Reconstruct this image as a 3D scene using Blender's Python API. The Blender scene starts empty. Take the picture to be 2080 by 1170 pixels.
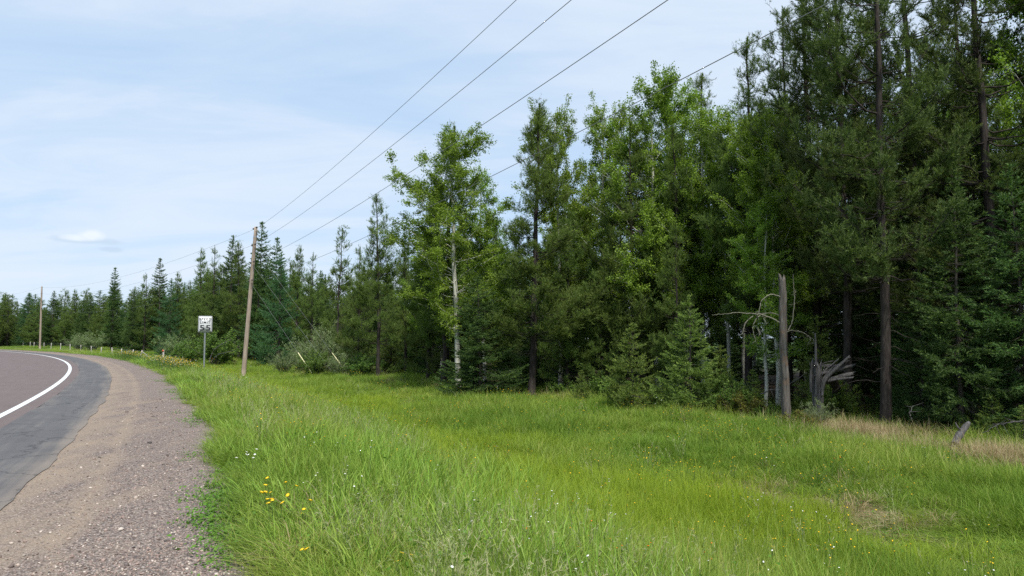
import bpy, math, random
import numpy as np
from mathutils import Vector

# ------------------------------------------------------------------ camera, sky, sun, exposure
scene = bpy.context.scene
COL = scene.collection
PITCH = math.atan(103 / 1458.0)
CAM_Z = 1.62
cam_data = bpy.data.cameras.new('camera')
cam_data.sensor_width = 36.0
cam_data.lens = 36.0 * 1458.0 / 2080.0
cam_data.clip_start = 0.05
cam_data.clip_end = 20000
cam = bpy.data.objects.new('camera', cam_data)
COL.objects.link(cam)
cam.location = (0, 0, CAM_Z)
cam.rotation_euler = (math.pi / 2 + PITCH, 0, 0)
scene.camera = cam

SUN_AZ, SUN_EL = 160.0, 56.0          # clockwise from +Y (the view direction), degrees
world = bpy.data.worlds.new('World')
scene.world = world
world.use_nodes = True
wt = world.node_tree
wt.nodes.clear()


def N(nt, kind, **kw):
    n = nt.nodes.new(kind)
    for k, v in kw.items():
        if k.startswith('i_'):
            key = k[2:]
            key = int(key) if key.isdigit() else key.replace('__', ' ')
            n.inputs[key].default_value = v
        else:
            setattr(n, k, v)
    return n


def L(nt, a, b):
    nt.links.new(a, b)


def ramp(nt, fac, stops):
    r = N(nt, 'ShaderNodeValToRGB')
    el = r.color_ramp.elements
    while len(el) > 1:
        el.remove(el[-1])
    for i, (p, c) in enumerate(stops):
        e = el[0] if i == 0 else el.new(p)
        e.position = p
        c = c if isinstance(c, (tuple, list)) else (c, c, c)
        e.color = (c[0], c[1], c[2], 1)
    if fac is not None:
        L(nt, fac, r.inputs[0])
    return r.outputs[0]


def mixc(nt, fac, a, b, blend='MIX'):
    m = N(nt, 'ShaderNodeMix', data_type='RGBA', blend_type=blend)
    for s, v in ((0, fac), (6, a), (7, b)):
        if hasattr(v, 'is_linked') or hasattr(v, 'links'):
            L(nt, v, m.inputs[s])
        elif isinstance(v, (int, float)):
            m.inputs[s].default_value = v if s == 0 else (v, v, v, 1)
        else:
            m.inputs[s].default_value = (v[0], v[1], v[2], 1)
    return m.outputs[2]


def mth(nt, op, a, b=None, c=None):
    m = N(nt, 'ShaderNodeMath', operation=op)
    for i, v in enumerate((a, b, c)):
        if v is None:
            continue
        if isinstance(v, (int, float)):
            m.inputs[i].default_value = v
        else:
            L(nt, v, m.inputs[i])
    return m.outputs[0]


def noise(nt, vec, scale, detail=4, rough=0.55, dist=0.0):
    n = N(nt, 'ShaderNodeTexNoise', i_Scale=scale, i_Detail=detail, i_Roughness=rough, i_Distortion=dist)
    if vec is not None:
        L(nt, vec, n.inputs['Vector'])
    return n.outputs['Fac']


def mapping(nt, vec, scale=(1, 1, 1), rot=(0, 0, 0), loc=(0, 0, 0)):
    m = N(nt, 'ShaderNodeMapping')
    m.inputs['Scale'].default_value = scale
    m.inputs['Rotation'].default_value = rot
    m.inputs['Location'].default_value = loc
    L(nt, vec, m.inputs['Vector'])
    return m.outputs[0]


def build_sky():
    nt = wt
    sky = N(nt, 'ShaderNodeTexSky', sky_type='NISHITA', sun_disc=False)
    sky.sun_elevation = math.radians(SUN_EL)
    sky.sun_rotation = math.radians(SUN_AZ)
    sky.air_density = 1.0
    sky.dust_density = 0.6
    sky.ozone_density = 1.2
    tc = N(nt, 'ShaderNodeTexCoord')
    sep = N(nt, 'ShaderNodeSeparateXYZ')
    L(nt, tc.outputs['Generated'], sep.inputs[0])
    zz = mth(nt, 'MAXIMUM', sep.outputs[2], 0.0)
    den = mth(nt, 'ADD', zz, 0.16)
    cx = mth(nt, 'DIVIDE', sep.outputs[0], den)
    cy = mth(nt, 'DIVIDE', sep.outputs[1], den)
    cmb = N(nt, 'ShaderNodeCombineXYZ')
    L(nt, cx, cmb.inputs[0])
    L(nt, cy, cmb.inputs[1])
    # thin cirrus veil: broad patches plus drawn-out streaks
    v1 = mapping(nt, cmb.outputs[0], (0.42, 0.62, 1), (0, 0, 0.5), (3.1, 1.7, 0))
    n1 = noise(nt, v1, 1.0, 6, 0.55, 0.6)
    v2 = mapping(nt, cmb.outputs[0], (0.7, 1.9, 1), (0, 0, -0.45), (0.4, 5.2, 2))
    n2 = noise(nt, v2, 1.3, 7, 0.6, 0.8)
    s = mth(nt, 'ADD', mth(nt, 'MULTIPLY', n1, 0.57), mth(nt, 'MULTIPLY', n2, 0.43))
    veil = ramp(nt, s, [(0.36, 0.80), (0.50, 0.88), (0.62, 0.97)])
    thin = ramp(nt, s, [(0.38, (3.85, 5.08, 6.68)), (0.47, (4.25, 5.32, 6.68)), (0.56, (4.85, 5.66, 6.72)), (0.66, (5.12, 5.82, 6.76))])
    c = mixc(nt, veil, sky.outputs[0], thin)
    # one small fair-weather cumulus low in the sky, ahead and to the left
    az, el = math.atan2(-872, 1458), math.radians(7.0)
    d0 = Vector((math.sin(az) * math.cos(el), math.cos(az) * math.cos(el), math.sin(el)))
    rgt = Vector((math.cos(az), -math.sin(az), 0))
    up = rgt.cross(d0)
    nv = N(nt, 'ShaderNodeTexNoise', i_Scale=38.0, i_Detail=5.0, i_Roughness=0.6)
    L(nt, tc.outputs['Generated'], nv.inputs['Vector'])
    nf = nv.outputs['Fac']

    def axis(v):
        d = N(nt, 'ShaderNodeVectorMath', operation='DOT_PRODUCT')
        L(nt, tc.outputs['Generated'], d.inputs[0])
        d.inputs[1].default_value = v
        return d.outputs['Value']
    a, b, f = axis(rgt), axis(up), axis(d0)

    def blob(ox, oy, rx, ry_up, ry_dn):
        da = mth(nt, 'DIVIDE', mth(nt, 'SUBTRACT', a, ox), rx)
        db0 = mth(nt, 'SUBTRACT', b, oy)
        dbu = mth(nt, 'DIVIDE', mth(nt, 'MAXIMUM', db0, 0.0), ry_up)
        dbd = mth(nt, 'DIVIDE', mth(nt, 'MINIMUM', db0, 0.0), ry_dn)
        r2 = mth(nt, 'ADD', mth(nt, 'MULTIPLY', da, da), mth(nt, 'ADD', mth(nt, 'MULTIPLY', dbu, dbu), mth(nt, 'MULTIPLY', dbd, dbd)))
        g = mth(nt, 'SUBTRACT', 1.0, r2)
        return mth(nt, 'ADD', g, mth(nt, 'MULTIPLY', mth(nt, 'SUBTRACT', nf, 0.5), 2.2))
    top = mth(nt, 'MAXIMUM', blob(0.005, 0.000, 0.017, 0.011, 0.006), blob(-0.008, -0.003, 0.022, 0.006, 0.004))
    low = mth(nt, 'MAXIMUM', blob(0.0, -0.005, 0.050, 0.006, 0.005), blob(0.026, -0.014, 0.016, 0.004, 0.004))
    front = mth(nt, 'GREATER_THAN', f, 0.9)
    mt_ = mth(nt, 'MULTIPLY', ramp(nt, top, [(0.0, 0.0), (1.1, 0.85)]), front)
    ml_ = mth(nt, 'MULTIPLY', ramp(nt, low, [(0.0, 0.0), (0.9, 0.75)]), front)
    c = mixc(nt, ml_, c, (3.9, 4.85, 6.0))
    c = mixc(nt, mt_, c, (6.0, 6.5, 7.0))
    bg = N(nt, 'ShaderNodeBackground', i_Strength=0.12)
    L(nt, c, bg.inputs[0])
    out = N(nt, 'ShaderNodeOutputWorld')
    L(nt, bg.outputs[0], out.inputs[0])


build_sky()

sun_data = bpy.data.lights.new('sun', 'SUN')
sun_data.energy = 4.5
sun_data.angle = math.radians(5.0)
sun_data.color = (1.0, 0.95, 0.87)
sun = bpy.data.objects.new('sun', sun_data)
COL.objects.link(sun)
_a, _e = math.radians(SUN_AZ), math.radians(SUN_EL)
_sd = Vector((math.sin(_a) * math.cos(_e), math.cos(_a) * math.cos(_e), math.sin(_e)))
sun.rotation_euler = _sd.to_track_quat('Z', 'Y').to_euler()
sun.location = (0, 0, 60)

scene.view_settings.view_transform = 'Standard'
scene.view_settings.look = 'None'
scene.view_settings.exposure = 0.32
scene.view_settings.gamma = 1.0
scene.view_settings.use_curve_mapping = False
scene.cycles.max_bounces = 4
scene.cycles.diffuse_bounces = 3
scene.cycles.glossy_bounces = 1
scene.cycles.transmission_bounces = 2
scene.cycles.transparent_max_bounces = 4
scene.cycles.caustics_reflective = False
scene.cycles.caustics_refractive = False
scene.cycles.use_denoising = False

# ------------------------------------------------------------------ layout helpers
TH = math.radians(23.0)
RC = 310.0                                     # the road bends left round this centre
CEN = np.array([-math.cos(TH) * RC, -math.sin(TH) * RC])
U0 = -3.39                                     # white edge line relative to the camera's own arc


def road_pt(s, u):
    ph = TH + s / RC
    r = RC + U0 + u
    return CEN[0] + r * np.cos(ph), CEN[1] + r * np.sin(ph)


def road_us(x, y):
    dx, dy = x - CEN[0], y - CEN[1]
    return np.hypot(dx, dy) - RC - U0, (np.arctan2(dy, dx) - TH) * RC


def ray(px, py):
    d = ((px - 1040) / 1458.0, 1.0, -(py - 585) / 1458.0)
    c, s = math.cos(PITCH), math.sin(PITCH)
    return d[0], d[1] * c - d[2] * s, d[1] * s + d[2] * c


def at(px, py, Y):
    r = ray(px, py)
    k = Y / r[1]
    return Vector((r[0] * k, Y, CAM_Z + r[2] * k))


def vnoise(x, y, seed=0):
    """cheap smooth noise, vectorised"""
    o = np.zeros_like(np.asarray(x, float))
    rs = np.random.RandomState(seed)
    for k in range(7):
        a = rs.uniform(0, 6.283)
        f = 0.6 * 1.55 ** k
        o = o + np.sin((x * np.cos(a) + y * np.sin(a)) * f + rs.uniform(0, 6.283)) / 1.45 ** k
    return o / 2.2


def sstep(a, b, x):
    t = np.clip((x - a) / (b - a), 0, 1)
    return t * t * (3 - 2 * t)


def ground_z(x, y):
    x = np.asarray(x, float)
    y = np.asarray(y, float)
    u, s = road_us(x, y)
    s = np.clip(s, -200, 220)
    depth = 1.0 - 0.55 * sstep(45, 95, s)
    z = -0.05 + 0.035 * sstep(3.1, 3.9, u)
    z = z - 0.98 * depth * sstep(3.9, 9.4, u)
    z = z + 0.16 * depth * sstep(9.8, 16, u)
    z = z + 0.5 * sstep(70, 130, s) * sstep(5, 10, u)
    z = z - 0.5 * sstep(-9.0, -14, u)
    bump = 0.045 * vnoise(x * 0.6, y * 0.6, 3) + 0.02 * vnoise(x * 2.2, y * 2.2, 5)
    near = 1 - sstep(150, 260, np.hypot(x, y))
    return z + bump * sstep(4.2, 6.0, u) * near


def gz(x, y):
    return float(ground_z(x, y))


# ------------------------------------------------------------------ mesh helpers
class MB:
    """collects vertices, triangles and quads as arrays; build() links ONE mesh object"""

    def __init__(self):
        self.v, self.t, self.q, self.tint, self.n = [], [], [], [], 0

    def add(self, v, t=None, q=None, tint=None):
        v = np.asarray(v, float).reshape(-1, 3)
        self.v.append(v)
        if t is not None and len(t):
            self.t.append(np.asarray(t, int).reshape(-1, 3) + self.n)
        if q is not None and len(q):
            self.q.append(np.asarray(q, int).reshape(-1, 4) + self.n)
        self.tint.append(np.full(len(v), 0.5) if tint is None else np.broadcast_to(np.asarray(tint, float), (len(v),)))
        self.n += len(v)

    def mesh(self, name, mat, smooth=False):
        me = bpy.data.meshes.new(name)
        v = np.concatenate(self.v)
        t = np.concatenate(self.t) if self.t else np.zeros((0, 3), int)
        q = np.concatenate(self.q) if self.q else np.zeros((0, 4), int)
        me.vertices.add(len(v))
        me.vertices.foreach_set('co', v.ravel())
        loops = np.concatenate([t.ravel(), q.ravel()])
        me.loops.add(len(loops))
        me.loops.foreach_set('vertex_index', loops)
        npol = len(t) + len(q)
        me.polygons.add(npol)
        tot = np.concatenate([np.full(len(t), 3), np.full(len(q), 4)])
        me.polygons.foreach_set('loop_start', np.concatenate([[0], np.cumsum(tot)[:-1]]))
        me.polygons.foreach_set('loop_total', tot)
        if smooth:
            me.polygons.foreach_set('use_smooth', np.ones(npol, bool))
        at_ = me.attributes.new('tint', 'FLOAT', 'POINT')
        at_.data.foreach_set('value', np.concatenate(self.tint))
        me.update(calc_edges=True)
        if mat:
            me.materials.append(mat)
        return me

    def tubes(self, P, R, n=6, tint=0.5, cap=False):
        """P (m,k,3) centre lines, R (m,k) radii"""
        P = np.asarray(P, float)
        R = np.asarray(R, float)
        if P.ndim == 2:
            P, R = P[None], R[None]
        m, k, _ = P.shape
        T = np.gradient(P, axis=1)
        T /= np.linalg.norm(T, axis=2, keepdims=True) + 1e-9
        ref = np.where(np.abs(T[..., 2:3]) > 0.9, np.array([1., 0, 0]), np.array([0., 0, 1]))
        A = np.cross(T, ref)
        A /= np.linalg.norm(A, axis=2, keepdims=True) + 1e-9
        B = np.cross(T, A)
        an = np.arange(n) * 2 * np.pi / n
        V = P[:, :, None] + R[:, :, None, None] * (A[:, :, None] * np.cos(an)[:, None] + B[:, :, None] * np.sin(an)[:, None])
        idx = np.arange(m * k * n).reshape(m, k, n)
        a = idx[:, :-1]
        b = idx[:, 1:]
        q = np.stack([a, np.roll(a, -1, 2), np.roll(b, -1, 2), b], -1).reshape(-1, 4)
        tr = None
        if cap:
            tr = []
            for i in range(m):
                for row in (idx[i, 0], idx[i, -1]):
                    tr += [[row[0], row[j], row[j + 1]] for j in range(1, n - 1)]
        self.add(V, tr, q, tint)

    def box(self, c, size, rot=None, tint=0.5):
        s = np.array(size, float) / 2
        v = np.array([[x, y, z] for x in (-1, 1) for y in (-1, 1) for z in (-1, 1)], float) * s
        if rot is not None:
            v = v @ np.array(rot.to_matrix()).T
        self.add(v + np.array(c, float), None,
                 [[0, 1, 3, 2], [4, 6, 7, 5], [0, 4, 5, 1], [2, 3, 7, 6], [0, 2, 6, 4], [1, 5, 7, 3]], tint)

    def spikes(self, P, D, ln, wd, tint, rng):
        """thin triangles: needles"""
        n = len(P)
        r = rng.normal(size=(n, 3))
        S = np.cross(D, r)
        S /= np.linalg.norm(S, axis=1, keepdims=True) + 1e-9
        S *= np.asarray(wd).reshape(-1, 1) / 2
        tip = P + D * np.asarray(ln).reshape(-1, 1)
        V = np.stack([P - S, P + S, tip], 1)
        self.add(V, np.arange(3 * n).reshape(n, 3), None, np.repeat(tint, 3))

    def leaves(self, P, sz, tint, rng, up=0.5, aspect=0.75):
        """diamond leaves folded a little along the middle"""
        n = len(P)
        nr = rng.normal(size=(n, 3))
        nr[:, 2] = np.abs(nr[:, 2]) + up
        nr /= np.linalg.norm(nr, axis=1, keepdims=True)
        a = np.cross(nr, rng.normal(size=(n, 3)))
        a /= np.linalg.norm(a, axis=1, keepdims=True) + 1e-9
        b = np.cross(nr, a)
        s = np.asarray(sz).reshape(-1, 1)
        V = np.stack([P - a * s * .5, P + b * s * .5 * aspect + nr * s * .08, P + a * s * .5, P - b * s * .5 * aspect + nr * s * .08], 1)
        base = np.arange(n)[:, None] * 4
        t = np.concatenate([base + [0, 1, 2], base + [0, 2, 3]])
        self.add(V, t, None, np.repeat(tint, 4))


def link(name, me, parent=None):
    o = bpy.data.objects.new(name, me)
    COL.objects.link(o)
    if parent:
        o.parent = parent
    return o


def tag(o, label=None, cat=None, group=None, kind=None):
    for k, v in (('label', label), ('category', cat), ('group', group), ('kind', kind)):
        if v:
            o[k] = v
    return o


def empty(name, loc, rz=0.0, sc=(1, 1, 1)):
    o = bpy.data.objects.new(name, None)
    COL.objects.link(o)
    o.location = loc
    o.rotation_euler = (0, 0, rz)
    o.scale = sc
    o.empty_display_size = 0.3
    return o


def unit(v):
    return v / (np.linalg.norm(v, axis=-1, keepdims=True) + 1e-9)


# ------------------------------------------------------------------ materials
def new_mat(name):
    m = bpy.data.materials.new(name)
    m.use_nodes = True
    m.node_tree.nodes.clear()
    return m, m.node_tree


def finish(nt, shader, bump=None):
    out = N(nt, 'ShaderNodeOutputMaterial')
    L(nt, shader, out.inputs[0])


def foliage_mat(name, stops, trans=0.3, rough=0.5, hue=0.5, inst=False, var=0.5, spec=0.12):
    """leaf colour from the 'tint' of each leaf plus a small shift for each plant"""
    m, nt = new_mat(name)
    at_ = N(nt, 'ShaderNodeAttribute', attribute_name='tint')
    oi = N(nt, 'ShaderNodeObjectInfo')
    rnd = oi.outputs['Random']
    f = at_.outputs['Fac']
    if inst:
        ia = N(nt, 'ShaderNodeAttribute', attribute_name='shade', attribute_type='INSTANCER')
        f = mth(nt, 'ADD', mth(nt, 'MULTIPLY', f, 0.55), mth(nt, 'MULTIPLY', ia.outputs['Fac'], 0.45))
    c = ramp(nt, f, stops)
    hs = N(nt, 'ShaderNodeHueSaturation')
    L(nt, c, hs.inputs['Color'])
    L(nt, mth(nt, 'ADD', mth(nt, 'MULTIPLY', rnd, 0.04 * var), 0.5 - 0.02 * var), hs.inputs['Hue'])
    L(nt, mth(nt, 'ADD', mth(nt, 'MULTIPLY', rnd, 0.5 * var), 1.0 - 0.25 * var), hs.inputs['Value'])
    p = N(nt, 'ShaderNodeBsdfPrincipled', i_Roughness=rough)
    p.inputs['Specular IOR Level'].default_value = spec
    L(nt, hs.outputs[0], p.inputs['Base Color'])
    t = N(nt, 'ShaderNodeBsdfTranslucent')
    tc = mixc(nt, 1.0, hs.outputs[0], (1.25, 1.3, 0.7), 'MULTIPLY')
    L(nt, tc, t.inputs[0])
    mx = N(nt, 'ShaderNodeMixShader')
    mx.inputs[0].default_value = trans
    L(nt, p.outputs[0], mx.inputs[1])
    L(nt, t.outputs[0], mx.inputs[2])
    finish(nt, mx.outputs[0])
    return m


def bark_mat(name, stops, scale=(6, 6, 1.2), bump=0.6, rough=0.85, marks=None):
    m, nt = new_mat(name)
    tc = N(nt, 'ShaderNodeTexCoord')
    v = mapping(nt, tc.outputs['Object'], scale)
    n1 = noise(nt, v, 3.0, 6, 0.65, 0.4)
    c = ramp(nt, n1, stops)
    if marks:
        v2 = mapping(nt, tc.outputs['Object'], marks[0])
        n2 = noise(nt, v2, 2.0, 4, 0.6)
        c = mixc(nt, ramp(nt, n2, [(marks[2], 0), (marks[2] + 0.07, 1)]), c, marks[1])
    p = N(nt, 'ShaderNodeBsdfPrincipled', i_Roughness=rough)
    p.inputs['Specular IOR Level'].default_value = 0.2
    L(nt, c, p.inputs['Base Color'])
    b = N(nt, 'ShaderNodeBump', i_Strength=bump, i_Distance=0.03)
    L(nt, n1, b.inputs['Height'])
    L(nt, b.outputs[0], p.inputs['Normal'])
    finish(nt, p.outputs[0])
    return m


def plain_mat(name, col, rough=0.6, metal=0.0, var=0.15, scale=8.0, spec=0.4):
    m, nt = new_mat(name)
    tc = N(nt, 'ShaderNodeTexCoord')
    n1 = noise(nt, tc.outputs['Object'], scale, 5, 0.6)
    c = mixc(nt, n1, tuple(k * (1 - var) for k in col), tuple(min(1, k * (1 + var)) for k in col))
    p = N(nt, 'ShaderNodeBsdfPrincipled', i_Roughness=rough, i_Metallic=metal)
    p.inputs['Specular IOR Level'].default_value = spec
    L(nt, c, p.inputs['Base Color'])
    finish(nt, p.outputs[0])
    return m


M = {}
M['spruce'] = foliage_mat('spruce_needles', [(0.0, (0.044, 0.084, 0.029)), (0.5, (0.078, 0.141, 0.044)), (0.85, (0.122, 0.204, 0.057)), (1.0, (0.178, 0.272, 0.068))], 0.28)
M['young_spruce'] = foliage_mat('young_spruce_needles', [(0.0, (0.090, 0.143, 0.038)), (0.5, (0.150, 0.228, 0.058)), (0.8, (0.228, 0.318, 0.076)), (1.0, (0.336, 0.424, 0.102))], 0.3)
M['pine'] = foliage_mat('jack_pine_needles', [(0.0, (0.065, 0.103, 0.027)), (0.5, (0.110, 0.168, 0.042)), (0.85, (0.167, 0.235, 0.055)), (1.0, (0.227, 0.274, 0.074))], 0.3)
M['tall_pine'] = foliage_mat('tall_pine_needles', [(0.0, (0.047, 0.075, 0.024)), (0.5, (0.081, 0.121, 0.036)), (0.85, (0.124, 0.168, 0.044)), (1.0, (0.163, 0.197, 0.053))], 0.3)
M['larch'] = foliage_mat('larch_needles', [(0.0, (0.046, 0.111, 0.052)), (0.5, (0.078, 0.176, 0.072)), (1.0, (0.130, 0.247, 0.091))], 0.25)
M['aspen'] = foliage_mat('aspen_leaves', [(0.0, (0.104, 0.168, 0.026)), (0.5, (0.171, 0.270, 0.040)), (0.85, (0.244, 0.348, 0.055)), (1.0, (0.329, 0.420, 0.090))], 0.4, 0.42)
M['willow'] = foliage_mat('willow_leaves', [(0.0, (0.105, 0.160, 0.065)), (0.5, (0.175, 0.25, 0.105)), (1.0, (0.32, 0.38, 0.22))], 0.3)
M['alder'] = foliage_mat('alder_leaves', [(0.0, (0.060, 0.114, 0.024)), (0.5, (0.102, 0.180, 0.036)), (1.0, (0.180, 0.252, 0.054))], 0.3)
M['rust_leaf'] = foliage_mat('bronzed_leaves', [(0.0, (0.07, 0.09, 0.02)), (0.5, (0.12, 0.12, 0.025)), (1.0, (0.19, 0.14, 0.03))], 0.3)
M['grass'] = foliage_mat('meadow_grass_blades', [(0.0, (0.078, 0.148, 0.020)), (0.4, (0.140, 0.234, 0.031)), (0.7, (0.231, 0.310, 0.054)), (1.0, (0.461, 0.426, 0.158))], 0.35, 0.5, inst=True, var=0.4)
M['sedge'] = foliage_mat('sedge_blades', [(0.0, (0.130, 0.194, 0.016)), (0.5, (0.232, 0.317, 0.025)), (1.0, (0.353, 0.428, 0.070))], 0.4, 0.5, inst=True, var=0.3)
M['quack'] = foliage_mat('broad_grass_blades', [(0.0, (0.102, 0.187, 0.027)), (0.5, (0.176, 0.291, 0.042)), (1.0, (0.318, 0.417, 0.082))], 0.3, 0.45, inst=True, var=0.35)
M['dry'] = foliage_mat('dry_grass_blades', [(0.0, (0.20, 0.16, 0.085)), (0.5, (0.34, 0.27, 0.155)), (1.0, (0.48, 0.41, 0.26))], 0.25, 0.7, inst=True, var=0.3)
M['seed'] = foliage_mat('seed_head_stems', [(0.0, (0.121, 0.213, 0.055)), (0.5, (0.209, 0.269, 0.099)), (1.0, (0.462, 0.426, 0.264))], 0.25, 0.7, inst=True, var=0.3)
M['weed'] = foliage_mat('low_weed_leaves', [(0.0, (0.057, 0.138, 0.018)), (0.5, (0.103, 0.213, 0.030)), (1.0, (0.172, 0.299, 0.046))], 0.3, 0.5, inst=True, var=0.3)
M['stem'] = foliage_mat('flower_stems', [(0.0, (0.06, 0.12, 0.03)), (1.0, (0.12, 0.19, 0.05))], 0.2)
M['yellow'] = plain_mat('yellow_petals', (0.85, 0.55, 0.01), 0.6, var=0.1)
M['orange'] = plain_mat('orange_petals', (0.80, 0.18, 0.01), 0.6, var=0.1)
M['white'] = plain_mat('white_petals', (0.80, 0.80, 0.74), 0.6, var=0.06)
M['bark_pine'] = bark_mat('pine_bark', [(0.25, (0.012, 0.010, 0.009)), (0.5, (0.034, 0.028, 0.025)), (0.75, (0.075, 0.062, 0.054))])
M['bark_spruce'] = bark_mat('spruce_bark', [(0.25, (0.035, 0.03, 0.026)), (0.55, (0.085, 0.073, 0.063)), (0.8, (0.14, 0.125, 0.11))])
M['bark_aspen'] = bark_mat('aspen_bark', [(0.3, (0.30, 0.30, 0.25)), (0.6, (0.50, 0.50, 0.44))], (4, 4, 3), 0.15, 0.7, ((3, 3, 9), (0.05, 0.045, 0.04), 0.60))
M['bark_twig'] = bark_mat('shrub_bark', [(0.3, (0.09, 0.075, 0.06)), (0.7, (0.17, 0.15, 0.12))])
M['deadwood'] = bark_mat('weathered_wood', [(0.3, (0.028, 0.026, 0.025)), (0.5, (0.085, 0.081, 0.079)), (0.72, (0.16, 0.156, 0.153))], (9, 9, 0.7), 0.8)
M['snag'] = bark_mat('snag_wood', [(0.3, (0.035, 0.03, 0.027)), (0.5, (0.10, 0.09, 0.08)), (0.72, (0.17, 0.16, 0.15))], (9, 9, 0.6), 0.8, 0.85, ((1.4, 1.4, 0.9), (0.13, 0.088, 0.06), 0.55))
M['lichen_branch'] = bark_mat('lichen_branch', [(0.3, (0.08, 0.076, 0.058)), (0.6, (0.17, 0.17, 0.13))], (5, 5, 5), 0.4)
M['pole'] = bark_mat('pole_wood', [(0.25, (0.17, 0.135, 0.105)), (0.5, (0.29, 0.235, 0.19)), (0.75, (0.40, 0.335, 0.28))], (7, 7, 0.5), 0.4)
M['post'] = bark_mat('fence_post_wood', [(0.25, (0.20, 0.185, 0.165)), (0.6, (0.40, 0.38, 0.35))], (8, 8, 1), 0.4)
M['steel'] = plain_mat('galvanised_steel', (0.36, 0.39, 0.41), 0.45, 0.7, 0.15)
M['wire'] = plain_mat('wire_metal', (0.20, 0.205, 0.21), 0.55, 0.4, 0.1)
M['insulator'] = plain_mat('insulator_glaze', (0.10, 0.085, 0.08), 0.3, 0, 0.1)
M['guard'] = plain_mat('guy_guard_plastic', (0.66, 0.62, 0.36), 0.5, 0, 0.1)
M['sign_white'] = plain_mat('sign_sheeting', (0.56, 0.58, 0.60), 0.4, 0, 0.03)
M['sign_black'] = plain_mat('sign_lettering', (0.012, 0.014, 0.02), 0.5, 0, 0.1)
M['red'] = plain_mat('red_reflector', (0.55, 0.08, 0.03), 0.4, 0, 0.1)


def uv_node(nt):
    a = N(nt, 'ShaderNodeAttribute', attribute_name='us')
    sp = N(nt, 'ShaderNodeSeparateXYZ')
    L(nt, a.outputs['Vector'], sp.inputs[0])
    return sp.outputs[0], sp.outputs[1]


def ground_mat():
    m, nt = new_mat('meadow_soil')
    g = N(nt, 'ShaderNodeNewGeometry')
    pos = g.outputs['Position']
    u, s = uv_node(nt)
    n1 = noise(nt, pos, 0.6, 6, 0.6)
    n2 = noise(nt, pos, 9.0, 5, 0.65)
    n3 = noise(nt, pos, 60.0, 3, 0.6)
    grass = ramp(nt, n2, [(0.3, (0.050, 0.075, 0.018)), (0.55, (0.085, 0.13, 0.025)), (0.75, (0.15, 0.17, 0.055))])
    thatch = ramp(nt, n3, [(0.3, (0.12, 0.095, 0.055)), (0.7, (0.25, 0.21, 0.13))])
    c = mixc(nt, ramp(nt, n1, [(0.45, 0.12), (0.7, 0.4)]), grass, thatch)
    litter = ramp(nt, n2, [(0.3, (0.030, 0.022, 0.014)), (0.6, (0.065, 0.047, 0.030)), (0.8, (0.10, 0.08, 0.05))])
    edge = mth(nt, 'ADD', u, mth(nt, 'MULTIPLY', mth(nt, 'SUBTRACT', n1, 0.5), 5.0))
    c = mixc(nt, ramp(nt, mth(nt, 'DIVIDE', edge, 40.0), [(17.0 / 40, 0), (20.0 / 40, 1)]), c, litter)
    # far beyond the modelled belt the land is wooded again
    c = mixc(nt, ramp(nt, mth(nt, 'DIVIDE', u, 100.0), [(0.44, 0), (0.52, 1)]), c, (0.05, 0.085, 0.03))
    p = N(nt, 'ShaderNodeBsdfPrincipled', i_Roughness=0.95)
    p.inputs['Specular IOR Level'].default_value = 0.1
    L(nt, c, p.inputs['Base Color'])
    b = N(nt, 'ShaderNodeBump', i_Strength=0.7, i_Distance=0.05)
    L(nt, n2, b.inputs['Height'])
    L(nt, b.outputs[0], p.inputs['Normal'])
    finish(nt, p.outputs[0])
    return m


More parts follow.
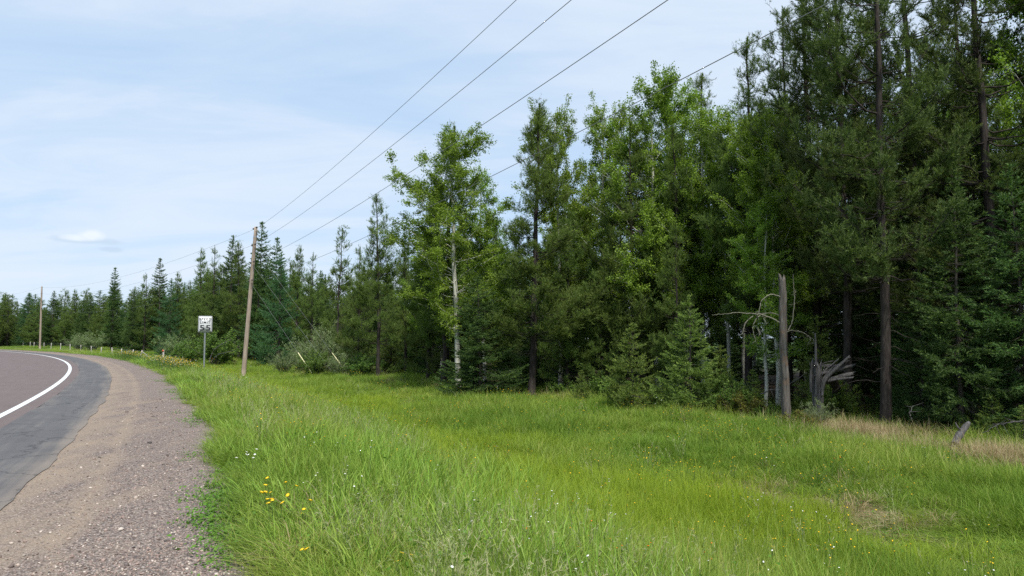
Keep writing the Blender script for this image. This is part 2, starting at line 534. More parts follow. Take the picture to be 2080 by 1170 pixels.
def gravel_mat():
    m, nt = new_mat('gravel')
    g = N(nt, 'ShaderNodeNewGeometry')
    pos = g.outputs['Position']
    u, s = uv_node(nt)
    vo = N(nt, 'ShaderNodeTexVoronoi', i_Scale=62.0)
    L(nt, pos, vo.inputs['Vector'])
    sp = N(nt, 'ShaderNodeSeparateColor')
    L(nt, vo.outputs['Color'], sp.inputs[0])
    stone = ramp(nt, sp.outputs[0], [(0.0, (0.079, 0.070, 0.068)), (0.25, (0.198, 0.152, 0.135)), (0.5, (0.324, 0.240, 0.205)), (0.75, (0.270, 0.234, 0.211)), (0.93, (0.408, 0.333, 0.285)), (1.0, (0.504, 0.445, 0.388))])
    stone = mixc(nt, ramp(nt, vo.outputs['Distance'], [(0.25, 0), (0.75, 0.75)]), stone, (0.052, 0.044, 0.040))
    n1 = noise(nt, pos, 1.1, 6, 0.62)
    n2 = noise(nt, pos, 120.0, 3, 0.6)
    sand = ramp(nt, n2, [(0.3, (0.216, 0.164, 0.121)), (0.7, (0.344, 0.276, 0.207))])
    v = mapping(nt, pos, (2.2, 0.28, 1), (0, 0, -TH))
    n3 = noise(nt, v, 1.2, 5, 0.6)
    # fines lie next to the asphalt and along the wheel streaks
    fu = ramp(nt, mth(nt, 'DIVIDE', u, 5.0), [(1.7 / 5, 0.30), (2.15 / 5, 0.16), (2.7 / 5, 0.06), (3.6 / 5, -0.0)])
    trk = mth(nt, 'MULTIPLY', ramp(nt, mth(nt, 'ABSOLUTE', mth(nt, 'SUBTRACT', mth(nt, 'ADD', u, mth(nt, 'MULTIPLY', n1, 0.35)), 2.62)), [(0.0, 1.0), (0.16, 0.0)]), 0.16)
    fu = mth(nt, 'ADD', fu, trk)
    fs = mth(nt, 'ADD', fu, mth(nt, 'ADD', mth(nt, 'MULTIPLY', n3, 0.62), mth(nt, 'MULTIPLY', n1, 0.38)))
    mask = ramp(nt, fs, [(0.56, 0.03), (0.66, 0.45), (0.84, 0.9)])
    speck = mth(nt, 'GREATER_THAN', sp.outputs[1], 0.72)
    mask = mth(nt, 'MULTIPLY', mask, mth(nt, 'SUBTRACT', 1.0, mth(nt, 'MULTIPLY', speck, 0.6)))
    c = mixc(nt, mask, stone, sand)
    p = N(nt, 'ShaderNodeBsdfPrincipled', i_Roughness=0.9)
    p.inputs['Specular IOR Level'].default_value = 0.2
    L(nt, c, p.inputs['Base Color'])
    b = N(nt, 'ShaderNodeBump', i_Strength=0.9, i_Distance=0.012, invert=True)
    L(nt, vo.outputs['Distance'], b.inputs['Height'])
    L(nt, b.outputs[0], p.inputs['Normal'])
    finish(nt, p.outputs[0])
    return m


def asphalt_mat(name, dark, light, agg, streaks, scale=140.0, dust=False):
    m, nt = new_mat(name)
    g = N(nt, 'ShaderNodeNewGeometry')
    pos = g.outputs['Position']
    u, s = uv_node(nt)
    n2 = noise(nt, pos, scale, 3, 0.7)
    n1 = noise(nt, pos, 0.7, 6, 0.65)
    cb = N(nt, 'ShaderNodeCombineXYZ')
    L(nt, u, cb.inputs[0])
    L(nt, s, cb.inputs[1])
    v = mapping(nt, cb.outputs[0], (5.0, 0.22, 1))
    n3 = noise(nt, v, 1.0, 6, 0.65, 0.3)
    vx = mapping(nt, cb.outputs[0], (0.8, 9.0, 1))
    n4 = noise(nt, vx, 1.0, 5, 0.6, 0.8)
    f = mth(nt, 'ADD', mth(nt, 'MULTIPLY', n1, 0.5), mth(nt, 'MULTIPLY', n3, 0.5))
    c = mixc(nt, ramp(nt, f, [(0.36, 0), (0.64, 1)]), dark, light)
    c = mixc(nt, ramp(nt, n2, [(0.35, 0.0), (0.72, 0.55)]), c, agg)
    c = mixc(nt, mth(nt, 'MULTIPLY', ramp(nt, n4, [(0.60, 0), (0.70, 1)]), streaks), c, tuple(k * 0.55 for k in dark))
    if dust:
        # sand carried over from the gravel side, and thin cracks
        du = mth(nt, 'ADD', ramp(nt, mth(nt, 'DIVIDE', u, 2.0), [(0.2, 0.10), (0.35, 0.0), (0.68, 0.0), (0.86, 0.25)]), mth(nt, 'MULTIPLY', n3, 0.55))
        du = mth(nt, 'ADD', du, mth(nt, 'MULTIPLY', n1, 0.35))
        c = mixc(nt, ramp(nt, du, [(0.48, 0.0), (0.78, 0.75)]), c, (0.21, 0.175, 0.145))
        vc = N(nt, 'ShaderNodeTexVoronoi', feature='DISTANCE_TO_EDGE', i_Scale=0.55)
        wv = noise(nt, pos, 2.5, 5, 0.7)
        cv = N(nt, 'ShaderNodeCombineXYZ')
        L(nt, mth(nt, 'ADD', u, mth(nt, 'MULTIPLY', wv, 0.8)), cv.inputs[0])
        L(nt, mth(nt, 'ADD', s, mth(nt, 'MULTIPLY', n1, 1.5)), cv.inputs[1])
        L(nt, cv.outputs[0], vc.inputs['Vector'])
        c = mixc(nt, ramp(nt, vc.outputs['Distance'], [(0.0, 0.8), (0.012, 0.0)]), c, (0.03, 0.03, 0.032))
    p = N(nt, 'ShaderNodeBsdfPrincipled', i_Roughness=0.85)
    p.inputs['Specular IOR Level'].default_value = 0.25
    L(nt, c, p.inputs['Base Color'])
    b = N(nt, 'ShaderNodeBump', i_Strength=0.5, i_Distance=0.006)
    L(nt, n2, b.inputs['Height'])
    L(nt, b.outputs[0], p.inputs['Normal'])
    finish(nt, p.outputs[0])
    return m


M['ground'] = ground_mat()
M['gravel'] = gravel_mat()
M['lane'] = asphalt_mat('red_brown_asphalt', (0.100, 0.078, 0.077), (0.132, 0.106, 0.102), (0.176, 0.140, 0.132), 0.15)
M['patch'] = asphalt_mat('dark_asphalt', (0.066, 0.065, 0.069), (0.102, 0.101, 0.104), (0.136, 0.132, 0.132), 0.55, dust=True)
M['paint'] = plain_mat('white_road_paint', (0.60, 0.62, 0.62), 0.6, 0, 0.22, 9.0)
M['yellow_paint'] = plain_mat('yellow_road_paint', (0.62, 0.42, 0.05), 0.6, 0, 0.08, 3.0)


def pebble_mat():
    m, nt = new_mat('pebble_stones')
    oi = N(nt, 'ShaderNodeObjectInfo')
    c = ramp(nt, oi.outputs['Random'], [(0.0, (0.066, 0.059, 0.057)), (0.25, (0.195, 0.147, 0.129)), (0.5, (0.325, 0.236, 0.199)), (0.72, (0.266, 0.230, 0.207)), (0.9, (0.401, 0.328, 0.274)), (1.0, (0.519, 0.460, 0.403))])
    p = N(nt, 'ShaderNodeBsdfPrincipled', i_Roughness=0.85)
    p.inputs['Specular IOR Level'].default_value = 0.25
    L(nt, c, p.inputs['Base Color'])
    finish(nt, p.outputs[0])
    return m


M['pebble'] = pebble_mat()


# ------------------------------------------------------------------ the setting: ground, road, shoulder
def set_us(me):
    co = np.empty(len(me.vertices) * 3)
    me.vertices.foreach_get('co', co)
    co = co.reshape(-1, 3)
    u, s = road_us(co[:, 0], co[:, 1])
    a = me.attributes.new('us', 'FLOAT_VECTOR', 'POINT')
    a.data.foreach_set('vector', np.stack([u, s, np.zeros_like(u)], 1).ravel())


def build_ground():
    t = np.linspace(-1, 1, 331)
    k = 7.2
    ax = np.sinh(t * k) / np.sinh(k) * 6000
    gx = ax - 4.0
    gy = ax + 22.0
    X, Y = np.meshgrid(gx, gy)
    Z = ground_z(X, Y)
    n = len(t)
    idx = np.arange(n * n).reshape(n, n)
    q = np.stack([idx[:-1, :-1], idx[:-1, 1:], idx[1:, 1:], idx[1:, :-1]], -1).reshape(-1, 4)
    b = MB()
    b.add(np.stack([X, Y, Z], -1), None, q)
    me = b.mesh('ground', M['ground'], True)
    set_us(me)
    tag(link('ground', me), kind='structure')


def strip(name, us, zs, s0, s1, ds, mat, wob=None):
    S = np.arange(s0, s1 + ds, ds)
    U = np.asarray(us, float)
    SS, UU = np.meshgrid(S, U, indexing='ij')
    ZZ = np.broadcast_to(np.asarray(zs, float), SS.shape).copy()
    if wob:
        for col, amp, sd in wob:
            UU[:, col] += amp * (vnoise(S * 1.3, S * 0 + sd, sd) + 0.6 * vnoise(S * 4.1, S * 0 + sd, sd + 1))
    x, y = road_pt(SS, UU)
    n, k = SS.shape
    idx = np.arange(n * k).reshape(n, k)
    q = np.stack([idx[:-1, :-1], idx[:-1, 1:], idx[1:, 1:], idx[1:, :-1]], -1).reshape(-1, 4)
    b = MB()
    b.add(np.stack([x, y, ZZ], -1), None, q)
    me = b.mesh(name, mat, True)
    set_us(me)
    return tag(link(name, me), kind='structure')


build_ground()
strip('gravel_shoulder', [1.2, 1.9, 2.6, 3.2, 3.8, 4.3, 4.8], [-0.012, 0.0, 0.0, -0.004, -0.010, -0.03, -0.12], -40, 260, 0.5, M['gravel'], [(4, 0.05, 4), (5, 0.10, 6), (6, 0.1, 8)])
strip('road', [-8.4, -4.0, 0.42], [-0.02, 0.03, 0.004], -40, 260, 1.0, M['lane'])
strip('paved_shoulder', [0.41, 1.0, 1.72], [0.0085, 0.0085, 0.0065], -40, 260, 0.25, M['patch'], [(0, 0.03, 11), (2, 0.06, 13)])
strip('edge_line', [-0.075, 0.075], [0.0125, 0.0115], -40, 260, 1.0, M['paint'])
strip('centre_line', [-4.12, -4.0], [0.0345, 0.0345], -40, 260, 1.0, M['yellow_paint'])


# ------------------------------------------------------------------ tree generators (each returns bark mesh, foliage mesh, height)
def trunk_line(h, rng, lean=0.03, k=14, wob=0.006):
    t = np.linspace(0, 1, k)
    a = rng.uniform(0, 6.28)
    off = np.cumsum(rng.normal(size=(k, 2)) * wob * h, axis=0)
    off -= off[0]
    x = off[:, 0] + np.cos(a) * lean * h * t ** 1.5
    y = off[:, 1] + np.sin(a) * lean * h * t ** 1.5
    return np.stack([x, y, t * h], 1)


def along(P, t):
    """points on a polyline at params t in 0..1"""
    k = len(P) - 1
    f = np.clip(t, 0, 0.9999) * k
    i = f.astype(int)
    w = (f - i)[:, None]
    return P[i] * (1 - w) + P[i + 1] * w


def curves_eval(P, bi, t):
    """P (m,k,3): point on curve bi at t, plus tangent"""
    k = P.shape[1] - 1
    f = np.clip(t, 0, 0.9999) * k
    i = f.astype(int)
    w = (f - i)[:, None]
    a, b = P[bi, i], P[bi, i + 1]
    return a * (1 - w) + b * w, unit(b - a)


def spruce(h, rb, nb, nneed, seed, z0=0.05, droop=0.30, nl=0.075, nw=0.017, mat='spruce', tips=0.35, trunk_r=0.012, dead=0, soft=0.0, power=0.85, tier=0.55, ragged=0.22):
    rng = np.random.default_rng(seed)
    bark, fol = MB(), MB()
    T = trunk_line(h, rng, 0.01, 14, 0.002)
    tr = np.linspace(1, 0.06, 14) * h * trunk_r
    tr[0] *= 1.25
    bark.tubes(T, tr, 8)
    f = np.sort(rng.uniform(0, 1, nb) ** 0.92)
    whorl = np.round(f * nb / 9.0) / (nb / 9.0)
    f = np.clip(tier * whorl + (1 - tier) * f, 0, 0.985)
    zf = z0 + (1 - z0) * f
    az = rng.uniform(0, 2 * np.pi, nb)
    lop = 1 + 0.22 * np.sin(az * 2 + zf * 9 + seed) + 0.12 * np.sin(az + seed)
    ln = rb * (1 - f) ** power * rng.uniform(0.90 - ragged, 1.0 + 0.55 * ragged, nb) * (1 + (lop - 1) * ragged / 0.22) + 0.05 * h * 0.12
    ln *= np.where(f < 0.08, 0.8, 1)
    base = along(T, zf)
    K = 7
    t = np.linspace(0, 1, K)
    slope = (-droop + (droop + 0.75) * f ** 1.6)[:, None] + rng.normal(size=(nb, 1)) * 0.10
    curl = 0.28 * (1 - f)[:, None]
    sag = -0.10 * (1 - f)[:, None]
    r = ln[:, None] * t
    dz = ln[:, None] * (slope * t + sag * np.sin(t * np.pi) + curl * t ** 3)
    bend = rng.normal(size=(nb, 1)) * 0.18
    aa = az[:, None] + bend * t
    P = np.stack([base[:, None, 0] + np.cos(aa) * r, base[:, None, 1] + np.sin(aa) * r, base[:, None, 2] + dz], -1)
    R = (0.0055 * ln + 0.004)[:, None] * (1 - 0.85 * t)
    bark.tubes(P, R, 4)
    # side twigs lying in the plane of each branch, hanging a little
    nt_ = int(nneed / 13)
    bi = rng.choice(nb, nt_, p=ln ** 1.25 / (ln ** 1.25).sum())
    tt = rng.uniform(0.10, 1.0, nt_) ** 0.8
    Q, Tg = curves_eval(P, bi, tt)
    side = np.where(rng.random(nt_) < 0.5, -1, 1)
    ang = side * rng.uniform(0.5, 1.1, nt_)
    ca, sa = np.cos(ang), np.sin(ang)
    D = np.stack([Tg[:, 0] * ca - Tg[:, 1] * sa, Tg[:, 0] * sa + Tg[:, 1] * ca, Tg[:, 2] - 0.12 + rng.normal(size=nt_) * 0.16], 1)
    D = unit(D)
    tl = (0.10 + 0.30 * ln[bi] * (1.05 - tt)) * rng.uniform(0.6, 1.2, nt_)
    tl = np.minimum(tl, 0.5)
    # needles along the twigs
    wi = rng.choice(nt_, nneed, p=tl / tl.sum())
    s = rng.random(nneed) ** 0.85
    drop = -soft * (s * tl[wi]) ** 1.2
    A = Q[wi] + D[wi] * (s * tl[wi])[:, None]
    A[:, 2] += drop - 0.04 * s ** 2 * tl[wi]
    nd = unit(D[wi] * 0.85 + rng.normal(size=(nneed, 3)) * 0.42 + np.array([0, 0, 0.12]))
    outer = (np.hypot(A[:, 0], A[:, 1]) / (rb * np.clip(1 - (A[:, 2] / h - z0) / (1 - z0), 0.03, 1) ** power + 0.1))
    fresh = (s > 0.8) & (rng.random(nneed) < tips)
    tint = np.clip(rng.normal(0.42, 0.16, nneed) + fresh * rng.uniform(0.25, 0.5, nneed), 0, 1)
    fol.spikes(A, nd, nl * rng.uniform(0.7, 1.25, nneed), nw * rng.uniform(0.8, 1.2, nneed), tint, rng)
    # leader
    m = max(60, nneed // 220)
    zt = rng.uniform(0.90, 1.0, m)
    A = along(T, zt)
    fol.spikes(A, unit(rng.normal(size=(m, 3)) * 0.6 + [0, 0, 0.9]), nl * 1.1 * np.ones(m), nw * np.ones(m), rng.uniform(0.5, 0.9, m), rng)
    if dead:
        dead_twigs(bark, T, rng, dead, 0.03, z0 + 0.12, 0.22 * rb + 0.5)
    return bark.mesh('trunk', M['bark_spruce'], True), fol.mesh('crown', M[mat]), h


def dead_twigs(bark, T, rng, n, f0, f1, ln0):
    f = rng.uniform(f0, f1, n)
    base = along(T, f)
    az = rng.uniform(0, 6.28, n)
    ln = ln0 * rng.uniform(0.35, 1.2, n)
    K = 6
    t = np.linspace(0, 1, K)
    P = np.stack([base[:, None, 0] + np.cos(az)[:, None] * ln[:, None] * t,
                  base[:, None, 1] + np.sin(az)[:, None] * ln[:, None] * t,
                  base[:, None, 2] + ln[:, None] * (rng.uniform(-0.25, 0.35, (n, 1)) * t - 0.25 * t ** 2)], -1)
    P[:, 1:] += rng.normal(size=(n, K - 1, 3)) * 0.025 * ln[:, None, None]
    bark.tubes(P, (0.010 * ln + 0.003)[:, None] * (1 - 0.8 * t), 4)
    m = n * 3
    bi = rng.integers(0, n, m)
    Q, Tg = curves_eval(P, bi, rng.uniform(0.3, 1, m))
    D = unit(Tg + rng.normal(size=(m, 3)) * 0.6)
    l2 = ln[bi] * rng.uniform(0.15, 0.45, m)
    P2 = Q[:, None] + D[:, None] * (l2[:, None] * np.linspace(0, 1, 4))[..., None]
    P2[:, 2:, 2] -= 0.08 * l2[:, None]
    bark.tubes(P2, np.full((m, 4), 0.004) * np.linspace(1, 0.4, 4), 3)


def pine(h, rmax, nb, nneed, seed, z0=0.22, asc=0.5, mat='pine', nl=0.085, nw=0.0125, trunk_r=0.0098, dead=14, spread=0.75, top_sharp=0.75, clump=1.0, wob=0.0028):
    rng = np.random.default_rng(seed)
    bark, fol = MB(), MB()
    T = trunk_line(h, rng, 0.022, 16, wob)
    tr = (1 - np.linspace(0, 1, 16)) ** 0.8 * h * trunk_r + 0.008
    tr[0] *= 1.25
    bark.tubes(T, tr, 9)
    f = rng.uniform(0, 1, nb)
    f = np.sort(0.5 * f + 0.5 * np.round(f * 13) / 13)
    f = np.clip(f, 0, 0.97)
    zf = z0 + (1 - z0) * f
    az = rng.uniform(0, 2 * np.pi, nb)
    lop = 1 + 0.3 * np.sin(az + seed * 1.7 + zf * 4)
    prof = np.minimum(1.0, (f + 0.18) * 2.2) ** 0.4 * (1 - f) ** top_sharp
    ln = rmax * prof * rng.uniform(0.5, 1.15, nb) * lop + 0.10
    base = along(T, zf)
    K = 8
    t = np.linspace(0, 1, K)
    slope = (-0.22 + (asc + 0.45) * f)[:, None] + rng.normal(size=(nb, 1)) * 0.16
    up = (0.32 + 0.30 * rng.random((nb, 1)))
    r = ln[:, None] * t
    dz = ln[:, None] * (slope * t + up * t ** 2.4 - 0.08 * np.sin(t * 3.14))
    aa = az[:, None] + rng.normal(size=(nb, 1)) * 0.35 * t
    P = np.stack([base[:, None, 0] + np.cos(aa) * r, base[:, None, 1] + np.sin(aa) * r, base[:, None, 2] + dz], -1)
    P[:, 1:] += rng.normal(size=(nb, K - 1, 3)) * 0.018 * ln[:, None, None]
    bark.tubes(P, (0.0095 * ln + 0.006)[:, None] * (1 - 0.82 * t), 5)
    # branchlets
    m = int(nb * 9)
    bi = rng.choice(nb, m, p=ln ** 1.3 / (ln ** 1.3).sum())
    tt = rng.uniform(0.28, 1.0, m) ** 0.75
    Q, Tg = curves_eval(P, bi, tt)
    D = unit(Tg * 0.8 + rng.normal(size=(m, 3)) * np.array([spread, spread, 0.34]) + np.array([0, 0, 0.16]))
    l2 = (0.14 + 0.30 * ln[bi] * (1.1 - tt)) * rng.uniform(0.6, 1.25, m)
    l2 = np.minimum(l2, 0.85)
    tb = np.linspace(0, 1, 4)
    P2 = Q[:, None] + D[:, None] * (l2[:, None] * tb)[..., None]
    P2[..., 2] += 0.22 * l2[:, None] * tb ** 2
    bark.tubes(P2, np.full((m, 4), 0.0055) * (1 - 0.6 * tb), 3)
    # shoots: short bottle brushes that turn upward
    ns = int(nneed / (17 * clump))
    b2 = rng.choice(m, ns, p=l2 / l2.sum())
    Q3, T3 = curves_eval(P2, b2, rng.uniform(0.25, 1.0, ns) ** 0.7)
    D3 = unit(T3 * 0.7 + rng.normal(size=(ns, 3)) * 0.45 + np.array([0, 0, 0.38]))
    l3 = rng.uniform(0.12, 0.34, ns)
    w = rng.choice(ns, nneed, p=l3 / l3.sum())
    s = rng.random(nneed)
    A = Q3[w] + D3[w] * (s * l3[w])[:, None] + rng.normal(size=(nneed, 3)) * 0.012
    nd = unit(D3[w] * 0.8 + rng.normal(size=(nneed, 3)) * 0.42)
    st = rng.normal(0.0, 0.12, ns)
    tint = np.clip(rng.normal(0.45, 0.14, nneed) + st[w] + (s > 0.82) * rng.uniform(0, 0.35, nneed), 0, 1)
    fol.spikes(A, nd, nl * rng.uniform(0.7, 1.2, nneed), nw * rng.uniform(0.8, 1.2, nneed), tint, rng)
    # leader shoots
    mm = nneed // 130
    A = along(T, rng.uniform(0.93, 1.0, mm))
    fol.spikes(A, unit(rng.normal(size=(mm, 3)) * 0.6 + [0, 0, 0.8]), nl * np.ones(mm), nw * np.ones(mm), rng.uniform(0.4, 0.8, mm), rng)
    if dead:
        dead_twigs(bark, T, rng, dead, 0.06, z0 + 0.12, 0.30 * rmax + 0.3)
    return bark.mesh('trunk', M['bark_pine'], True), fol.mesh('crown', M[mat]), h


def aspen(h, rmax, nb, nleaf, seed, z0=0.35, leaf=0.070, trunk_r=0.0085, top=0.6):
    rng = np.random.default_rng(seed)
    bark, fol = MB(), MB()
    T = trunk_line(h * 0.97, rng, 0.03, 16, 0.003)
    tr = (1 - np.linspace(0, 1, 16)) ** 0.85 * h * trunk_r + 0.01
    tr[0] *= 1.2
    bark.tubes(T, tr, 9)
    f = np.sort(rng.uniform(0, 0.96, nb))
    zf = z0 + (1 - z0) * f
    az = rng.uniform(0, 6.283, nb)
    lop = 1 + 0.35 * np.sin(az * 1 + seed + zf * 7)
    ln = rmax * np.minimum(1, (f + 0.25) * 1.8) ** 0.5 * (1 - f) ** top * rng.uniform(0.55, 1.15, nb) * lop + 0.3
    K = 7
    t = np.linspace(0, 1, K)
    slope = (0.15 + 0.95 * f)[:, None] + rng.normal(size=(nb, 1)) * 0.2
    r = ln[:, None] * t
    dz = ln[:, None] * (slope * t + 0.22 * t ** 2)
    aa = az[:, None] + rng.normal(size=(nb, 1)) * 0.4 * t
    base = along(T, zf)
    P = np.stack([base[:, None, 0] + np.cos(aa) * r, base[:, None, 1] + np.sin(aa) * r, base[:, None, 2] + dz], -1)
    P[:, 1:] += rng.normal(size=(nb, K - 1, 3)) * 0.03 * ln[:, None, None]
    bark.tubes(P, (0.0065 * ln + 0.005)[:, None] * (1 - 0.8 * t), 5)
    m = nb * 9
    bi = rng.choice(nb, m, p=ln / ln.sum())
    Q, Tg = curves_eval(P, bi, rng.uniform(0.08, 1.0, m) ** 0.8)
    D = unit(Tg * 0.7 + rng.normal(size=(m, 3)) * 0.6 + [0, 0, 0.15])
    l2 = rng.uniform(0.2, 0.75, m) * np.clip(ln[bi] / rmax + 0.35, 0.4, 1)
    tb = np.linspace(0, 1, 4)
    P2 = Q[:, None] + D[:, None] * (l2[:, None] * tb)[..., None]
    bark.tubes(P2, np.full((m, 4), 0.005) * (1 - 0.6 * tb), 3)
    # leaf clusters round the twigs
    w = rng.choice(m, nleaf, p=l2 / l2.sum())
    A, _ = curves_eval(P2, w, rng.uniform(0.2, 1.05, nleaf))
    A = A + rng.normal(size=(nleaf, 3)) * 0.075
    ct = rng.normal(0, 0.13, m)
    tint = np.clip(rng.normal(0.48, 0.17, nleaf) + ct[w], 0, 1)
    fol.leaves(A, leaf * rng.uniform(0.65, 1.2, nleaf), tint, rng, 0.3, 0.85)
    return bark.mesh('trunk', M['bark_aspen'], True), fol.mesh('crown', M['aspen']), h


def shrub(h, r, nst, nleaf, seed, mat='willow', leaf=0.07, aspect=0.4):
    rng = np.random.default_rng(seed)
    bark, fol = MB(), MB()
    K = 6
    t = np.linspace(0, 1, K)
    az = rng.uniform(0, 6.283, nst)
    out = r * rng.uniform(0.1, 1.0, nst) ** 0.7
    hh = h * rng.uniform(0.55, 1.0, nst) * (1 - 0.35 * (out / r) ** 2)
    x = 0.12 * r * np.cos(az)[:, None] + np.cos(az)[:, None] * out[:, None] * t ** 1.3
    y = 0.12 * r * np.sin(az)[:, None] + np.sin(az)[:, None] * out[:, None] * t ** 1.3
    z = hh[:, None] * t ** 0.85
    P = np.stack([x, y, z], -1)
    P[:, 1:] += rng.normal(size=(nst, K - 1, 3)) * 0.03 * h
    bark.tubes(P, np.full((nst, K), 0.012 * h ** 0.5) * (1 - 0.8 * t), 4)
    m = nst * 9
    bi = rng.integers(0, nst, m)
    Q, Tg = curves_eval(P, bi, rng.uniform(0.2, 1, m))
    D = unit(Tg * 0.6 + rng.normal(size=(m, 3)) * 0.65)
    l2 = h * rng.uniform(0.08, 0.22, m)
    tb = np.linspace(0, 1, 3)
    P2 = Q[:, None] + D[:, None] * (l2[:, None] * tb)[..., None]
    bark.tubes(P2, np.full((m, 3), 0.004) * (1 - 0.5 * tb), 3)
    w = rng.integers(0, m, nleaf)
    A, _ = curves_eval(P2, w, rng.uniform(0.1, 1.1, nleaf))
    A = A + rng.normal(size=(nleaf, 3)) * 0.03 * h ** 0.5
    A[:, 2] = np.maximum(A[:, 2], 0.02)
    ct = rng.normal(0, 0.14, m)
    tint = np.clip(rng.normal(0.48, 0.16, nleaf) + ct[w], 0, 1)
    fol.leaves(A, leaf * rng.uniform(0.6, 1.25, nleaf), tint, rng, 0.3, aspect)
    return bark.mesh('stem', M['bark_twig'], True), fol.mesh('foliage', M[mat]), h


PROTO = {
    'ys': [spruce(3.6, 1.25, 170, 56000, 11, 0.02, 0.10, 0.060, 0.016, 'young_spruce', 0.7, 0.011, power=1.0, tier=0.88, ragged=0.12),
           spruce(2.7, 1.08, 140, 42000, 12, 0.02, 0.08, 0.056, 0.016, 'young_spruce', 0.65, 0.011, power=1.0, tier=0.88, ragged=0.12)],
    'sp': [spruce(8.5, 1.95, 320, 98000, 21, 0.04, 0.34, 0.09, 0.025, 'spruce', 0.4, 0.0105, 26),
           spruce(8.0, 2.35, 320, 105000, 22, 0.02, 0.40, 0.09, 0.025, 'spruce', 0.4, 0.0105, 20),
           spruce(10.5, 1.8, 330, 90000, 23, 0.08, 0.36, 0.10, 0.026, 'spruce', 0.3, 0.0095, 40)],
    'la': [spruce(9.0, 2.2, 300, 84000, 31, 0.05, 0.25, 0.09, 0.024, 'larch', 0.3, 0.010, 8, 0.25)],
    'jp': [pine(11.5, 2.1, 125, 135000, 41, 0.15, 0.5, top_sharp=1.15),
           pine(10.5, 2.5, 120, 140000, 42, 0.08, 0.50, top_sharp=1.05),
           pine(11.0, 1.9, 105, 105000, 43, 0.20, 0.6, top_sharp=1.1),
           pine(9.5, 2.6, 115, 140000, 44, 0.05, 0.4)],
    'sl': [pine(10.0, 1.3, 80, 42000, 51, 0.28, 0.45, 'pine', 0.09, 0.018, 0.0080, 10)],
    'tp': [pine(17.5, 2.8, 145, 150000, 61, 0.17, 0.35, 'tall_pine', 0.095, 0.0155, 0.0092, 60, wob=0.0018),
           pine(17.0, 3.1, 140, 150000, 62, 0.12, 0.30, 'tall_pine', 0.095, 0.0155, 0.0086, 50, wob=0.0018),
           pine(16.0, 2.4, 120, 120000, 63, 0.24, 0.45, 'tall_pine', 0.095, 0.0155, 0.0080, 60, wob=0.0018)],
    'as': [aspen(13.0, 2.5, 95, 76000, 71, 0.26), aspen(12.0, 2.0, 84, 60000, 72, 0.30), aspen(11.0, 1.6, 66, 42000, 73, 0.26)],
    'wi': [shrub(3.2, 2.0, 50, 17000, 81, 'willow', 0.085, 0.42), shrub(1.6, 1.1, 34, 8500, 82, 'willow', 0.062, 0.38)],
    'al': [shrub(2.4, 1.5, 40, 12000, 83, 'alder', 0.08, 0.75), shrub(1.0, 0.8, 24, 6000, 84, 'alder', 0.055, 0.7)],
    'ru': [shrub(0.9, 0.6, 24, 4800, 85, 'rust_leaf', 0.05, 0.6)],
}
NAMES = {'ys': ('young_spruce', 'tree'), 'sp': ('spruce_tree', 'tree'), 'la': ('larch_tree', 'tree'), 'jp': ('pine_tree', 'tree'), 'sl': ('pine_tree', 'tree'),
         'tp': ('pine_tree', 'tree'), 'as': ('aspen_tree', 'tree'), 'wi': ('willow_shrub', 'shrub'), 'al': ('leafy_shrub', 'shrub'), 'ru': ('leafy_shrub', 'shrub')}
prng = random.Random(5)


def plant(kind, var, x, y, h, label, group=None, rz=None, wide=1.0, tilt=(0, 0)):
    me_b, me_f, h0 = PROTO[kind][var]
    k = h / h0
    name, cat = NAMES[kind]
    o = empty(name, (x, y, gz(x, y) - 0.04), prng.uniform(0, 6.28) if rz is None else rz, (k * wide, k * wide, k))
    o.rotation_euler[0], o.rotation_euler[1] = tilt
    tag(o, label, cat, group)
    link(me_b.name.split('.')[0], me_b, o)
    link(me_f.name.split('.')[0], me_f, o)
    return o


def hero(kind, var, px, Y, ytop, label, group=None, rz=None, wide=1.0, tilt=(0, 0)):
    p = at(px, 688, Y)
    h = at(px, ytop, Y).z - gz(p.x, p.y)
    return plant(kind, var, p.x, p.y, h, label, group, rz, wide, tilt)


